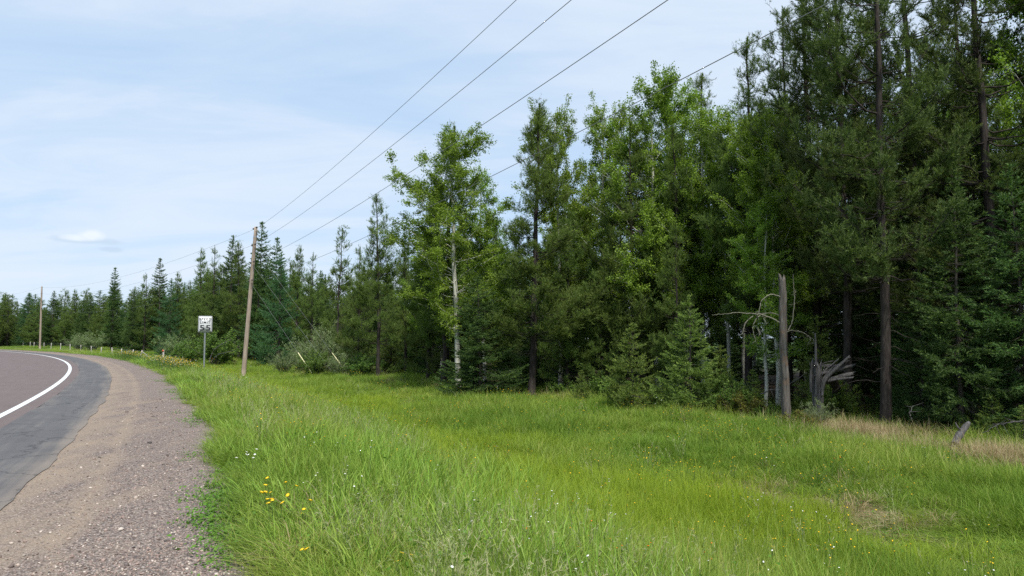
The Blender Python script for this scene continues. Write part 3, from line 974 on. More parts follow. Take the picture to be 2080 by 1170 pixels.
# trees one can tell apart, from the right end of the forest edge to the far left
HERO = [
    ('tp', 2, 1793, 19.4, -330, 'tallest dark pine with thick bare trunk right of the splintered stump'),
    ('tp', 2, 1716, 22.0, -190, 'pine with slim dark trunk directly behind the splintered stump'),
    ('tp', 1, 1888, 22.5, -300, 'tall pine with dark trunk behind the right-hand spruces, above the dry grass'),
    ('tp', 1, 2035, 20.0, -380, 'tall pine with spreading boughs at the right edge of the picture'),
    ('tp', 2, 1968, 25.0, -160, 'tall pine trunk between the two right-hand spruces, set back in shade'),
    ('sp', 0, 1945, 18.5, 335, 'blue-green spruce with dead grey lower twigs above the leaning dead log'),
    ('sp', 1, 2085, 17.9, 330, 'dense dark spruce cut off by the right edge of the picture'),
    ('sp', 1, 1868, 20.4, 560, 'low dark spruce with boughs to the ground right of the tallest pine trunk'),
    ('sp', 0, 1845, 23.0, 430, 'taller dark spruce rising behind the low one right of the tallest pine'),
    ('sp', 2, 1995, 22.5, 215, 'slender spruce behind the dead-twigged spruce at far right'),
    ('ys', 1, 1660, 22.6, 640, 'small bright spruce between the bare snag and the splintered stump'),
    ('jp', 2, 1515, 27.5, 85, 'tall pine with tufted open top left of the highest skyline trees'),
    ('tp', 2, 1600, 27.0, 20, 'tall pine rising behind the bare snag'),
    ('tp', 0, 1660, 25.5, -110, 'tall pine whose crown leaves the top of the picture above the snag'),
    ('as', 1, 1578, 25.0, 212, 'bright green aspen with thin pale trunk just left of the snag'),
    ('as', 2, 1552, 23.6, 400, 'slender young aspen with white stem beside the snag branches'),
    ('as', 0, 1335, 31.0, 150, 'largest bright aspen, highest of the leafy crowns in the middle'),
    ('as', 1, 1425, 30.0, 215, 'pale-leaved aspen right of the largest aspen'),
    ('jp', 2, 1412, 34.0, 150, 'pine spire poking up behind the pale-leaved aspen'),
    ('jp', 2, 1385, 30.0, 255, 'pine with dark visible trunk behind the brightest young spruce'),
    ('jp', 1, 1290, 30.6, 236, 'full olive pine in front of the largest aspen'),
    ('as', 0, 1376, 32.5, 178, 'yellow-green aspen joined to the right of the largest aspen'),
    ('as', 1, 1482, 29.0, 330, 'lower aspen left of the tall tufted pine'),
    ('as', 1, 1222, 34.0, 212, 'aspen with narrow crown left of the full olive pine', 0.8),
    ('as', 1, 1138, 32.5, 212, 'aspen with ragged crown beside the tallest middle pine spire', 0.85),
    ('jp', 0, 1078, 29.3, 206, 'pointed pine with forked grey trunk at the grass edge', 1.25),
    ('jp', 3, 1150, 30.6, 430, 'low spreading olive pine right of the forked grey trunk'),
    ('jp', 3, 1215, 30.4, 560, 'short bushy olive pine behind the smallest spruce sapling'),
    ('sp', 1, 978, 29.6, 560, 'broad dark spruce sweeping down to the grass under the aspen', 1.45),
    ('as', 0, 932, 33.3, 262, 'big leafy aspen with white trunk showing above the broad spruce', 1.3),
    ('jp', 0, 903, 36.5, 258, 'pine whose limbs stick out left of the big white-trunked aspen', 1.3),
    ('as', 2, 985, 36.0, 345, 'small aspen filling the space right of the big white-trunked aspen'),
    ('jp', 1, 868, 39.0, 430, 'dark drooping pine left of the white aspen trunk'),
    ('jp', 2, 770, 43.5, 395, 'open dark pine with straight black trunk standing clear at the grass edge'),
    ('jp', 1, 728, 48.0, 500, 'bushy pine between the slender pine and the black-trunked pine'),
    ('jp', 2, 826, 46.0, 470, 'pine half hidden between the black-trunked pine and the big aspen'),
    ('sl', 0, 683, 52.0, 462, 'slender see-through pine standing above the grey willow'),
    ('ys', 0, 1402, 22.6, 598, 'brightest young spruce, the tallest of the small spruces', 1.08),
    ('ys', 1, 1283, 23.6, 655, 'medium young spruce left of the brightest young spruce', 1.1),
    ('ys', 1, 1180, 27.0, 750, 'smallest spruce sapling at the grass edge below the olive pines'),
    ('ys', 1, 1462, 23.0, 700, 'young spruce tucked against the right side of the brightest one'),
    ('ys', 1, 1528, 22.2, 748, 'low spruce sapling left of the bare snag'),
    ('sp', 2, 523, 71.0, 450, 'tallest spruce tip showing just behind the near utility pole'),
    ('la', 0, 568, 61.0, 512, 'soft green larch right of the near utility pole'),
    ('jp', 1, 632, 62.0, 515, 'pine above the left part of the grey willow'),
    ('jp', 0, 600, 66.0, 500, 'dark pine behind the soft green larch'),
    ('sp', 2, 556, 69.0, 482, 'dark spruce between the utility pole and the dark pine'),
    ('jp', 0, 486, 73.0, 490, 'pine just left of the near utility pole'),
    ('sp', 0, 466, 77.0, 478, 'pointed spruce left of the near pole, above the speed sign'),
    ('jp', 1, 432, 76.0, 502, 'pine directly above the speed limit sign'),
    ('jp', 0, 402, 82.0, 505, 'pine left of the speed limit sign with rounded top'),
    ('la', 0, 345, 82.0, 565, 'light green larch left of the speed limit sign'),
    ('sp', 2, 322, 94.0, 524, 'narrow spruce spire above the fence corner'),
    ('jp', 1, 292, 92.0, 556, 'dark pine left of the narrow spire'),
    ('sp', 0, 268, 92.0, 590, 'spruce at the left end of the nearer tree mass'),
    ('sp', 2, 226, 100.0, 543, 'lone spruce spire standing above the far tree line'),
]
for t_ in HERO:
    hero(*t_[:5], t_[5], wide=t_[6] if len(t_) > 6 else 1.0)

# the rows behind
SKY_X = [0, 200, 260, 330, 400, 520, 600, 640, 690, 720, 770, 810, 840, 900, 960, 1000, 1100, 1200, 1300, 1450, 1500, 1620, 1660, 2080, 2700]
SKY_Y = [600, 600, 570, 560, 515, 500, 515, 540, 560, 545, 500, 490, 420, 330, 330, 350, 330, 300, 230, 210, 150, 40, -120, -400, -400]
frng = random.Random(77)


def edge_u(s):
    return float(np.interp(s, [-20, 5, 18, 28, 40, 60, 90, 140, 220], [20.5, 20.5, 20, 18, 17.0, 16.5, 16.5, 17, 18]))


LAND = [(1793, 'the tallest dark pine'), (1716, 'the splintered stump'), (1890, 'the right-hand spruces'), (2035, 'the right edge trees'), (1593, 'the bare snag'),
        (1500, 'the low spruce sapling'), (1412, 'the brightest young spruce'), (1335, 'the largest aspen'), (1270, 'the full olive pine'), (1200, 'the smallest sapling'), (1138, 'the ragged aspen'),
        (1078, 'the forked grey pine trunk'), (985, 'the broad dark spruce'), (930, 'the big white-trunked aspen'), (860, 'the drooping pine'), (775, 'the black-trunked pine'), (683, 'the slender see-through pine'),
        (640, 'the guy wires'), (568, 'the soft green larch'), (505, 'the near utility pole'), (420, 'the speed limit sign'), (345, 'the light green larch'), (285, 'the fence corner'), (225, 'the lone spruce spire'), (140, 'the distant willow'), (84, 'the distant utility pole'), (20, 'the left edge')]


def landmark(px):
    return min(LAND, key=lambda q: abs(q[0] - px))[1]


def where_label(kind, px, du):
    row = 'close behind' if du < 7 else ('in mid rows behind' if du < 15 else 'deep in shade behind')
    lm = landmark(px)
    return f'{kind} {row} {lm}', f'{kind} trees {row} {lm}'


def right_(px):
    return px > 1500


def fill_forest():
    taken = [(o.location.x, o.location.y) for o in bpy.data.objects if o.type == 'EMPTY']
    cnt = 0
    for i in range(3600):
        s = frng.uniform(-12, 128)
        du = frng.uniform(1.5, 27)
        u = edge_u(s) + du
        x, y = road_pt(s, u)
        if y < 3:
            continue
        px = 1040 + 1458 * x / y
        if px > 2450 or px < -220:
            continue
        if 1000 < px < 1520 and du > 21:
            continue
        gap = 2.0 if y < 60 else 2.5
        if any((x - a) ** 2 + (y - b) ** 2 < gap * gap for a, b in taken):
            continue
        ys = float(np.interp(px, SKY_X, SKY_Y)) + (frng.uniform(5, 130) * 0.35 if y > 60 else (frng.uniform(5, 130) if right_(px) else frng.uniform(50, 240)))
        hmax = at(px, ys, y).z - gz(x, y)
        right = px > 1560
        h = min(hmax, frng.uniform(14, 18) if right else frng.uniform(9, 13))
        if h < 4.5:
            continue
        r = frng.random()
        under = frng.random() < 0.34
        if under:
            k, v = frng.choice([('sp', 0), ('sp', 1), ('sp', 1), ('jp', 3)])
            h = min(h, frng.uniform(3.5, 6.5))
        elif right:
            k, v = ('tp', frng.randrange(3)) if r < 0.72 else (('as', 1) if r < 0.82 else ('sp', 2))
        elif y < 60:
            k, v = ('jp', frng.choice([0, 1, 2])) if r < 0.56 else (('as', frng.randrange(3)) if r < 0.76 else (('sp', 2) if r < 0.88 else ('tp', 2)))
        else:
            k, v = ('jp', frng.choice([0, 1, 3])) if r < 0.6 else (('sp', frng.randrange(3)) if r < 0.85 else ('la', 0))
        if k == 'sp' and h > 12:
            h = 12
        kind = {'tp': 'tall pine', 'jp': 'pine', 'as': 'aspen', 'sp': 'dark spruce', 'la': 'light green larch'}[k]
        if under:
            kind = 'low ' + kind
        lab, grp = where_label(kind, px, du)
        plant(k, v, x, y, h, lab, grp, wide=frng.uniform(0.9, 1.15) * (1.35 if under else 1))
        taken.append((x, y))
        cnt += 1
        if cnt > 300:
            break


fill_forest()


# far tree line round the bend, front rank
def far_rank():
    s = 104.0
    while s < 215:
        u = edge_u(s) + frng.uniform(-1.0, 2.0)
        x, y = road_pt(s, u)
        px = 1040 + 1458 * x / y
        if px < -150:
            break
        ys = 598 + frng.uniform(-14, 34)
        h = at(px, ys, y).z - gz(x, y)
        k, v = frng.choice([('jp', 1), ('jp', 3), ('sp', 0), ('jp', 1), ('la', 0), ('jp', 3), ('jp', 0)])
        kind = {'jp': 'bushy pine', 'sp': 'dark spruce', 'la': 'light green larch'}[k]
        lm = landmark(px)
        plant(k, v, x, y, h, f'{kind} fronting the far tree line by {lm}', f'{kind} trees fronting the far tree line by {lm}', wide=frng.uniform(1.1, 1.45))
        s += frng.uniform(2.0, 3.3)


far_rank()


def far_back_rank():
    s = 92.0
    while s < 200:
        u = edge_u(s) + frng.uniform(4.0, 9.0)
        x, y = road_pt(s, u)
        px = 1040 + 1458 * x / y
        if px < -150:
            break
        ys = float(np.interp(px, [0, 200, 300], [592, 592, 580])) + frng.uniform(-8, 22)
        h = at(px, ys, y).z - gz(x, y)
        k, v = frng.choice([('jp', 1), ('jp', 3), ('sp', 1), ('jp', 1), ('jp', 3)])
        kind = {'jp': 'bushy pine', 'sp': 'dark spruce'}[k]
        plant(k, v, x, y, h, f'{kind} in second rank of far trees by {landmark(px)}', f'second rank {kind} by {landmark(px)}', wide=frng.uniform(1.2, 1.5))
        s += frng.uniform(2.2, 3.4)


far_back_rank()

SHRUBS = [
    ('wi', 0, 655, 50.5, 650, 'big silvery willow behind the guy wires', 0.95),
    ('wi', 0, 610, 54.0, 682, 'smaller grey willow left of the big silvery one', 0.8),
    ('al', 0, 640, 47.5, 708, 'green bush between the pale guy wire guards', 1.0),
    ('wi', 1, 575, 52.0, 712, 'low pale willow right of the near utility pole', 1.0),
    ('wi', 1, 690, 46.8, 712, 'low willow at the right guy wire guard', 1.0),
    ('al', 0, 735, 45.0, 716, 'green bush left of the black-trunked pine', 1.2),
    ('al', 0, 445, 63.0, 668, 'leafy bush behind the right side of the speed sign', 1.2),
    ('al', 0, 385, 68.0, 688, 'leafy bush behind the left side of the speed sign', 1.3),
    ('wi', 0, 360, 76.0, 672, 'grey bush behind the fence corner', 1.2),
    ('wi', 0, 190, 96.0, 668, 'pale willow left of the first fence post', 1.2),
    ('wi', 0, 160, 104.0, 674, 'grey willow below the far tree line, right of the distant pole', 1.2),
    ('al', 1, 1345, 24.0, 795, 'low leafy bush at the foot of the brightest young spruce', 1.2),
    ('wi', 1, 1320, 24.6, 800, 'low pale bush left of the brightest young spruce', 0.9),
    ('al', 0, 1475, 22.2, 758, 'bush left of the low spruce sapling', 0.8),
    ('ru', 0, 1505, 21.6, 790, 'bronze-tinged bush left of the snag', 1.2),
    ('ru', 0, 1612, 19.2, 828, 'yellow-bronze bush at the foot of the snag', 1.2),
    ('wi', 1, 1655, 19.3, 808, 'pale willow sprout in front of the splintered stump', 0.8),
    ('al', 0, 1690, 21.4, 770, 'shaded bush behind the splintered stump', 0.9),
    ('al', 1, 1560, 21.0, 815, 'low green bush just left of the snag base', 1.0),
    ('ys', 1, 2070, 16.2, 820, 'low spruce bough clump at the right edge of the picture', 1.2),
    ('ys', 1, 2010, 17.6, 800, 'low spruce seedling behind the leaning dead log', 1.3),
    ('al', 1, 1850, 20.0, 822, 'low bush in the shade right of the tallest pine', 1.1),
]
for k, v, px, Y, yt, lab, w in SHRUBS:
    hero(k, v, px, Y, yt, lab, wide=w)


def edge_shrubs():
    for i in range(46):
        s = frng.uniform(0, 125)
        u = edge_u(s) + frng.uniform(-0.6, 3.0)
        x, y = road_pt(s, u)
        px = 1040 + 1458 * x / max(y, 1)
        if px > 1480:
            continue
        k, v = frng.choice([('al', 0), ('al', 1), ('wi', 1), ('al', 1)]) if s < 55 else frng.choice([('al', 0), ('wi', 0), ('al', 0)])
        h = frng.uniform(0.5, 1.2) if s < 55 else frng.uniform(1.2, 2.6)
        nm = ('pale willow bush' if k == 'wi' else 'green bush')
        plant(k, v, x, y, h, f'{nm} at the forest edge by {landmark(px)}', f'edge {nm} by {landmark(px)}', wide=frng.uniform(0.9, 1.4))


edge_shrubs()


# ------------------------------------------------------------------ dead wood
def smooth_line(pts, n):
    P = np.array(pts, float)
    k = len(P)
    t = np.linspace(0, k - 1, n)
    i = np.clip(t.astype(int), 0, k - 2)
    w = (t - i)[:, None]
    p0, p1, p2, p3 = P[np.maximum(i - 1, 0)], P[i], P[i + 1], P[np.minimum(i + 2, k - 1)]
    return 0.5 * (2 * p1 + (p2 - p0) * w + (2 * p0 - 5 * p1 + 4 * p2 - p3) * w ** 2 + (3 * p1 - p0 - 3 * p2 + p3) * w ** 3)


def build_snag():
    rng = np.random.default_rng(9)
    Y = 19.9
    b0 = at(1593, 688, Y)
    zg = gz(b0.x, Y)
    root = empty('dead_snag', (b0.x, Y, zg - 0.03))
    tag(root, 'bare broken snag of grey and tan wood at the forest edge', 'dead tree')
    H = at(1591, 562, Y).z - zg + 0.03
    k, n = 40, 18
    V = []
    for i in range(k):
        t = i / (k - 1)
        r = 0.120 * (1 - 0.25 * t) * (1 + 0.25 * math.exp(-t * 25))
        for j in range(n):
            a = j * 2 * math.pi / n
            rr = r * (1 + 0.09 * math.sin(a * 5 + t * 3) + 0.05 * rng.normal() + 0.06 * math.sin(t * 23 + a) + 0.05 * math.sin(a * 2 + t * 11))
            z = t * H
            if i >= k - 3:
                z += (0.06 * math.sin(a * 2 + 1) + 0.05 * rng.normal()) * (i - k + 4) / 3
            V.append((rr * math.cos(a) - 0.03 * t + 0.012 * math.sin(t * 9), rr * math.sin(a), z))
    q = [[i * n + j, i * n + (j + 1) % n, (i + 1) * n + (j + 1) % n, (i + 1) * n + j] for i in range(k - 1) for j in range(n)]
    V.append((-0.03, 0, H - 0.15))
    t = [[(k - 1) * n + j, (k - 1) * n + (j + 1) % n, k * n] for j in range(n)]
    mb = MB()
    mb.add(V, t, q)
    link('trunk', mb.mesh('trunk', M['snag'], True), root)
    lines = [
        ([(622, 250), (590, 225), (540, 212), (500, 228), (460, 265), (452, 310), (440, 352)], 0.030, 0.014, -0.15),
        ([(605, 428), (560, 400), (490, 370), (440, 360), (400, 355), (330, 350), (270, 347), (220, 355), (150, 360), (95, 365)], 0.034, 0.008, -0.45),
        ([(455, 365), (425, 395), (402, 440), (402, 500), (425, 572)], 0.020, 0.006, -0.35),
        ([(400, 372), (360, 405), (335, 450), (322, 500), (298, 517)], 0.018, 0.006, -0.5),
        ([(605, 370), (560, 355), (500, 350), (450, 362)], 0.018, 0.010, 0.1),
        ([(470, 372), (485, 400), (502, 432)], 0.014, 0.006, -0.3),
        ([(435, 455), (445, 490), (448, 520)], 0.010, 0.005, -0.35),
        ([(662, 478), (690, 420), (700, 330), (708, 220), (700, 130), (697, 60)], 0.026, 0.008, 0.1),
        ([(622, 517), (660, 487), (720, 483), (780, 500), (820, 530), (825, 560), (803, 592)], 0.026, 0.007, -0.12),
        ([(820, 535), (850, 545), (842, 580)], 0.010, 0.004, -0.15),
        ([(703, 285), (685, 290)], 0.010, 0.004, 0.05),
        ([(709, 205), (722, 190)], 0.009, 0.004, 0.05),
    ]
    for pts, r0, r1, dy in lines:
        W = []
        m = len(pts)
        for i, (x, y) in enumerate(pts):
            yy = Y + dy * (i / (m - 1)) + (0.0 if i else 0.0)
            p = at(1420 + x / 3.656, 540 + y / 3.656, yy)
            W.append((p.x - b0.x, p.y - Y, p.z - zg + 0.03))
        P = smooth_line(W, max(4, m * 4))
        P[1:] += rng.normal(size=(len(P) - 1, 3)) * 0.006
        b = MB()
        b.tubes(P, np.linspace(r0, r1, len(P)) * 0.72, 6, cap=True)
        nk = max(2, m)
        for _ in range(nk):
            i = rng.integers(2, len(P))
            d = unit(rng.normal(size=3))
            st = np.stack([P[i], P[i] + d * 0.05, P[i] + d * 0.11 + [0, 0, -0.01]])
            b.tubes(st, np.array([0.006, 0.005, 0.002]), 4)
        link('branch', b.mesh('branch', M['lichen_branch'], True), root)


def slab(P, w, th, rng, twist=0.3):
    """a splintered plank of wood along the line P"""
    n = len(P)
    T = unit(np.gradient(P, axis=0))
    S = unit(np.cross(T, np.array([0.2, -1.0, 0.3])))
    U = np.cross(S, T)
    ws = w * np.interp(np.linspace(0, 1, n), [0, 0.2, 0.75, 1], [0.8, 1, 0.95, 0.7]) * rng.uniform(0.88, 1.12, n)
    V = []
    for i in range(n):
        for a, c in ((-1, -1), (1, -1), (1.1, 0.2), (0.3, 1), (-0.7, 0.8)):
            V.append(P[i] + S[i] * a * ws[i] / 2 + U[i] * c * th / 2 + rng.normal(size=3) * 0.004)
    V = np.array(V)
    V[-5:] += T[-1] * rng.uniform(-0.02, 0.14, (5, 1))
    m = 5
    q = [[i * m + j, i * m + (j + 1) % m, (i + 1) * m + (j + 1) % m, (i + 1) * m + j] for i in range(n - 1) for j in range(m)]
    t = [[0, 1, 2], [0, 2, 3], [0, 3, 4]] + [[(n - 1) * m + a for a in f] for f in ((0, 2, 1), (0, 3, 2), (0, 4, 3))]
    b = MB()
    b.add(V, t, q)
    return b.mesh('splinter', M['deadwood'])


def build_stump():
    rng = np.random.default_rng(19)
    Y = 20.4
    b0 = at(1657, 688, Y)
    zg = gz(b0.x, Y)
    root = empty('splintered_stump', (b0.x, Y, zg - 0.03))
    tag(root, 'splintered grey stump with snapped trunk slabs bent over to the right', 'stump')

    def loc(x, y, dy=0.0):
        p = at(1420 + x / 3.656, 540 + y / 3.656, Y + dy)
        return (p.x - b0.x, p.y - Y, p.z - zg + 0.03)
    H = loc(860, 735)[2]
    k, n = 18, 16
    V = []
    for i in range(k):
        t = i / (k - 1)
        for j in range(n):
            a = j * 2 * math.pi / n
            r = 0.145 * (1 + 0.35 * math.exp(-t * 8)) * (1 + 0.10 * math.sin(a * 4 + 1) + 0.07 * rng.normal())
            z = t * H
            if i >= k - 3:
                z += 0.16 * (i - k + 4) / 3 * math.sin(a * 3 + 2) + 0.05 * rng.normal()
            V.append((r * math.cos(a), r * math.sin(a), z))
    V.append((0, 0, H - 0.2))
    q = [[i * n + j, i * n + (j + 1) % n, (i + 1) * n + (j + 1) % n, (i + 1) * n + j] for i in range(k - 1) for j in range(n)]
    t = [[(k - 1) * n + j, (k - 1) * n + (j + 1) % n, k * n] for j in range(n)]
    mb = MB()
    mb.add(V, t, q)
    link('stump_base', mb.mesh('stump_base', M['deadwood'], True), root)
    sl = [
        ([(912, 960), (925, 870), (975, 800), (1105, 684)], 0.15, 0.09, -0.16),
        ([(905, 800), (1000, 778), (1138, 738)], 0.13, 0.09, -0.02),
        ([(950, 850), (1050, 822), (1132, 800)], 0.19, 0.08, -0.12),
        ([(880, 745), (960, 736), (1045, 742)], 0.09, 0.07, 0.10),
        ([(890, 815), (980, 770), (1085, 712)], 0.12, 0.07, 0.04),
        ([(834, 940), (830, 840), (836, 735)], 0.11, 0.06, -0.14),
        ([(868, 960), (872, 850), (868, 748)], 0.10, 0.06, -0.17),
        ([(893, 910), (896, 830), (905, 765)], 0.09, 0.05, -0.13),
    ]
    for pts, w, th, dy in sl:
        P = smooth_line([loc(x, y, dy) for x, y in pts], 9)
        link('splinter', slab(P, w * 0.72, th * 0.6, rng), root)
        for _ in range(2):
            o_ = rng.normal(size=3) * np.array([0.035, 0.04, 0.035])
            k1 = int(rng.integers(6, 10))
            link('splinter', slab(P[1:k1] + o_ * np.linspace(0.3, 1.6, len(P[1:k1]))[:, None], w * rng.uniform(0.2, 0.4), 0.022, rng), root)
    b = MB()
    P = smooth_line([loc(868, 770), (loc(868, 690)), loc(866, 600), loc(862, 500)], 10)
    b.tubes(P, np.linspace(0.045, 0.022, 10), 6, cap=True)
    link('spike', b.mesh('spike', M['deadwood'], True), root)
    # the trunk that came down, lying away into the forest behind
    b = MB()
    P = smooth_line([loc(960, 830, 0.2), loc(1020, 900, 0.6), loc(1010, 985, 1.0)], 8)
    b.tubes(P, np.linspace(0.10, 0.13, 8), 9, cap=True)
    link('fallen_limb', b.mesh('fallen_limb', M['bark_pine'], True), root)


def build_logs():
    rng = np.random.default_rng(29)
    Y = 15.6
    a = at(1939, 908, Y)
    zg = gz(a.x, Y)
    root = empty('dead_log', (a.x, Y, zg))
    tag(root, 'short weathered log leaning in the dry grass at right', 'log')
    pts = [at(1937, 915, Y), at(1943, 893, Y + .05), at(1956, 874, Y + .1), at(1969, 857, Y + .12)]
    P = smooth_line([(p.x - a.x, p.y - Y, p.z - zg) for p in pts], 14)
    P[0, 2] = -0.05
    b = MB()
    b.tubes(P, np.interp(np.linspace(0, 1, 14), [0, .5, .8, 1], [.075, .085, .06, .025]) * rng.uniform(.85, 1.15, 14), 9, cap=True)
    link('log_body', b.mesh('log_body', M['deadwood'], True), root)
    b = MB()
    st = smooth_line([P[8], P[8] + [-0.1, -.02, .1], P[8] + [-.13, 0, .2]], 6)
    b.tubes(st, np.linspace(.03, .008, 6), 6, cap=True)
    link('broken_twig', b.mesh('broken_twig', M['deadwood'], True), root)
    # fallen dead branches
    for pts, lab, Y in (
        ([(1545, 800), (1575, 790), (1600, 782), (1640, 757)], 'thin dead branch leaning behind the snag', 20.6),
        ([(2080, 855), (2050, 858), (2020, 866), (1995, 880)], 'dead branch reaching in from the right edge', 15.9),
        ([(1852, 850), (1849, 838), (1855, 825)], 'short dead stick standing in the dry grass', 17.6),
        ([(425, 735), (432, 715), (448, 700), (470, 690)], 'pale dead branch beside the leafy bush right of the speed sign', 60.0),
        ([(428, 738), (440, 722), (458, 716), (475, 712)], 'second pale dead branch low beside the bush right of the speed sign', 60.5),
    ):
        p0 = at(pts[0][0], pts[0][1], Y)
        W = [at(x, y, Y + 0.1 * i) for i, (x, y) in enumerate(pts)]
        P = smooth_line([tuple(w - p0) for w in W], 14)
        P[1:] += rng.normal(size=(13, 3)) * 0.01
        b = MB()
        k = 1.0 if Y < 40 else 2.0
        b.tubes(P, np.linspace(0.018, 0.006, 14) * k, 5, cap=True)
        for _ in range(6):
            i = rng.integers(3, 13)
            d = unit(rng.normal(size=3))
            b.tubes(np.stack([P[i], P[i] + d * .12, P[i] + d * .26]), np.array([.007, .005, .002]) * k, 4)
        o = link('dead_branch', b.mesh('dead_branch', M['deadwood'], True))
        o.location = p0
        tag(o, lab, 'branch')


build_snag()
build_stump()
build_logs()


# ------------------------------------------------------------------ power line
def vec(p):
    return np.array([p[0], p[1], p[2]], float)


POLE_N = at(496, 688, 47.8)
POLE_N.z = gz(POLE_N.x, POLE_N.y)
ATT_N = [at(521, 464, 47.8), at(513, 498, 47.8), at(510.5, 533, 47.8), at(507.5, 570, 47.8)]
POLE_F = at(82, 688, 112.6)
POLE_F.z = gz(POLE_F.x, POLE_F.y)
BR = math.radians(27.0)


def pole_obj(base, top, label, r=0.14, att=None, dirs=(), big=True):
    root = empty('utility_pole', base)
    tag(root, label, 'utility pole')
    d = vec(top) - vec(base)
    k = 16
    t = np.linspace(0, 1, k)
    P = d * t[:, None]
    P[0, 2] -= 0.3
    b = MB()
    b.tubes(P, r * (1 - 0.30 * t), 12, cap=True)
    link('shaft', b.mesh('shaft', M['pole'], True), root)
    if att:
        for i, a in enumerate(att):
            c = vec(a) - vec(base)
            f = np.clip(c[2] / d[2], 0, 1)
            ax = d * f
            o = unit(c - ax) if np.linalg.norm(c - ax) > 0.02 else np.array([-1., 0, 0])
            for dv in dirs:
                q = np.array([dv[0], dv[1], 0.0])
                q = q / np.linalg.norm(q)
                b = MB()
                s0 = ax + np.array([0, 0, 0.02])
                pts = np.stack([s0 + q * 0.08, s0 + q * 0.30, s0 + q * 0.55])
                b.tubes(pts, np.array([.012, .012, .012]), 5)
                for e in (0.26, 0.33, 0.40, 0.47):
                    pp = np.stack([s0 + q * (e - .022), s0 + q * e, s0 + q * (e + .022)])
                    b.tubes(pp, np.array([.02, .055, .02]), 8)
                link('insulator', b.mesh('insulator', M['insulator'], True), root)
        b = MB()
        zt = d * 0.93
        b.tubes(np.stack([zt, zt + [0, 0, .06]]), np.array([r * .74, r * .74]), 12)
        link('metal_band', b.mesh('metal_band', M['steel'], True), root)
    return root


top_n = at(520, 461, 47.8)
prev = Vector((POLE_N.x + math.sin(BR) * 68, POLE_N.y - math.cos(BR) * 68, 0))
prev.z = gz(prev.x, prev.y)
dirN = np.array([math.sin(BR), -math.cos(BR)])
dirF = unit(np.array([POLE_F.x - POLE_N.x, POLE_F.y - POLE_N.y]))
pole_obj(POLE_N, top_n, 'leaning wooden utility pole right of the speed limit sign', 0.155, ATT_N, (dirF, dirN))
top_f = at(85, 582, 112.6)
ATT_F = [Vector((top_f.x, top_f.y, POLE_F.z + (a.z - POLE_N.z) * 0.985)) for a in ATT_N]
ATT_F[0].z = top_f.z - 0.12
pole_obj(POLE_F, top_f, 'distant wooden utility pole standing beyond the road bend', 0.15, ATT_F, (-dirF,))
ATT_P = [a + Vector((math.sin(BR) * 68, -math.cos(BR) * 68, 0.5)) for a in ATT_N]
pole_obj(prev, ATT_P[0] + Vector((0, 0, .1)), 'wooden utility pole behind the viewpoint holding the near wires', 0.15, ATT_P, (-dirN,))
nx = Vector((POLE_F.x - 52, POLE_F.y + 42, 0))
nx.z = gz(nx.x, nx.y)
ATT_X = [Vector((nx.x, nx.y, nx.z + (a.z - POLE_F.z))) for a in ATT_F]
pole_obj(nx, ATT_X[0] + Vector((0, 0, .1)), 'wooden utility pole farther round the bend past the distant one', 0.15, ATT_X, (dirF,))
WN = ['top', 'second', 'third', 'lowest']


def catenary(A, B, sag, n=40):
    t = np.linspace(0, 1, n)[:, None]
    P = vec(A) * (1 - t) + vec(B) * t
    P[:, 2] -= 4 * sag * (t * (1 - t))[:, 0]
    return P


for i in range(4):
    b = MB()
    for A, B, sg in ((ATT_P[i], ATT_N[i], 0.9), (ATT_N[i], ATT_F[i], 1.25), (ATT_F[i], ATT_X[i], 1.0)):
        b.tubes(catenary(A, B, sg), np.full(40, 0.0068 if i < 3 else 0.006), 5)
    o = link('power_line', b.mesh('power_line', M['wire'], True))
    tag(o, f'{WN[i]} of the four power wires strung along the utility poles', 'power line', 'power wires on the poles')

GUY = [((507.5, 572), (641, 750), (612, 712), (633, 738), 'left'), ((510.5, 535), (684, 756), (650, 702), (675, 746), 'middle'), ((513, 500), (712, 756), (680, 712), (706, 748), 'right')]
for a, g, g0, g1, nm in GUY:
    A = at(a[0], a[1], 47.8)
    B = at(g[0], 688, 47.0)
    B.z = gz(B.x, B.y)
    root = empty('guy_wire', B)
    tag(root, f'{nm} guy wire from the near pole with its pale ground guard', 'guy wire', 'guy wires of the near pole')
    d = vec(A) - vec(B)
    b = MB()
    b.tubes(np.stack([d * 0, d * .5, d]), np.full(3, 0.006), 4)
    link('cable', b.mesh('cable', M['wire'], True), root)
    if nm != 'middle':
        ln = np.linalg.norm(d)
        b = MB()
        u_ = d / ln
        b.tubes(np.stack([u_ * 0.15, u_ * 1.0, u_ * 2.0]), np.full(3, 0.027), 8, cap=True)
        link('guard', b.mesh('guard', M['guard'], True), root)
    else:
        b = MB()
        b.tubes(np.stack([d * 0, d / np.linalg.norm(d) * .3]), np.full(2, 0.012), 6, cap=True)
        link('anchor_rod', b.mesh('anchor_rod', M['steel'], True), root)


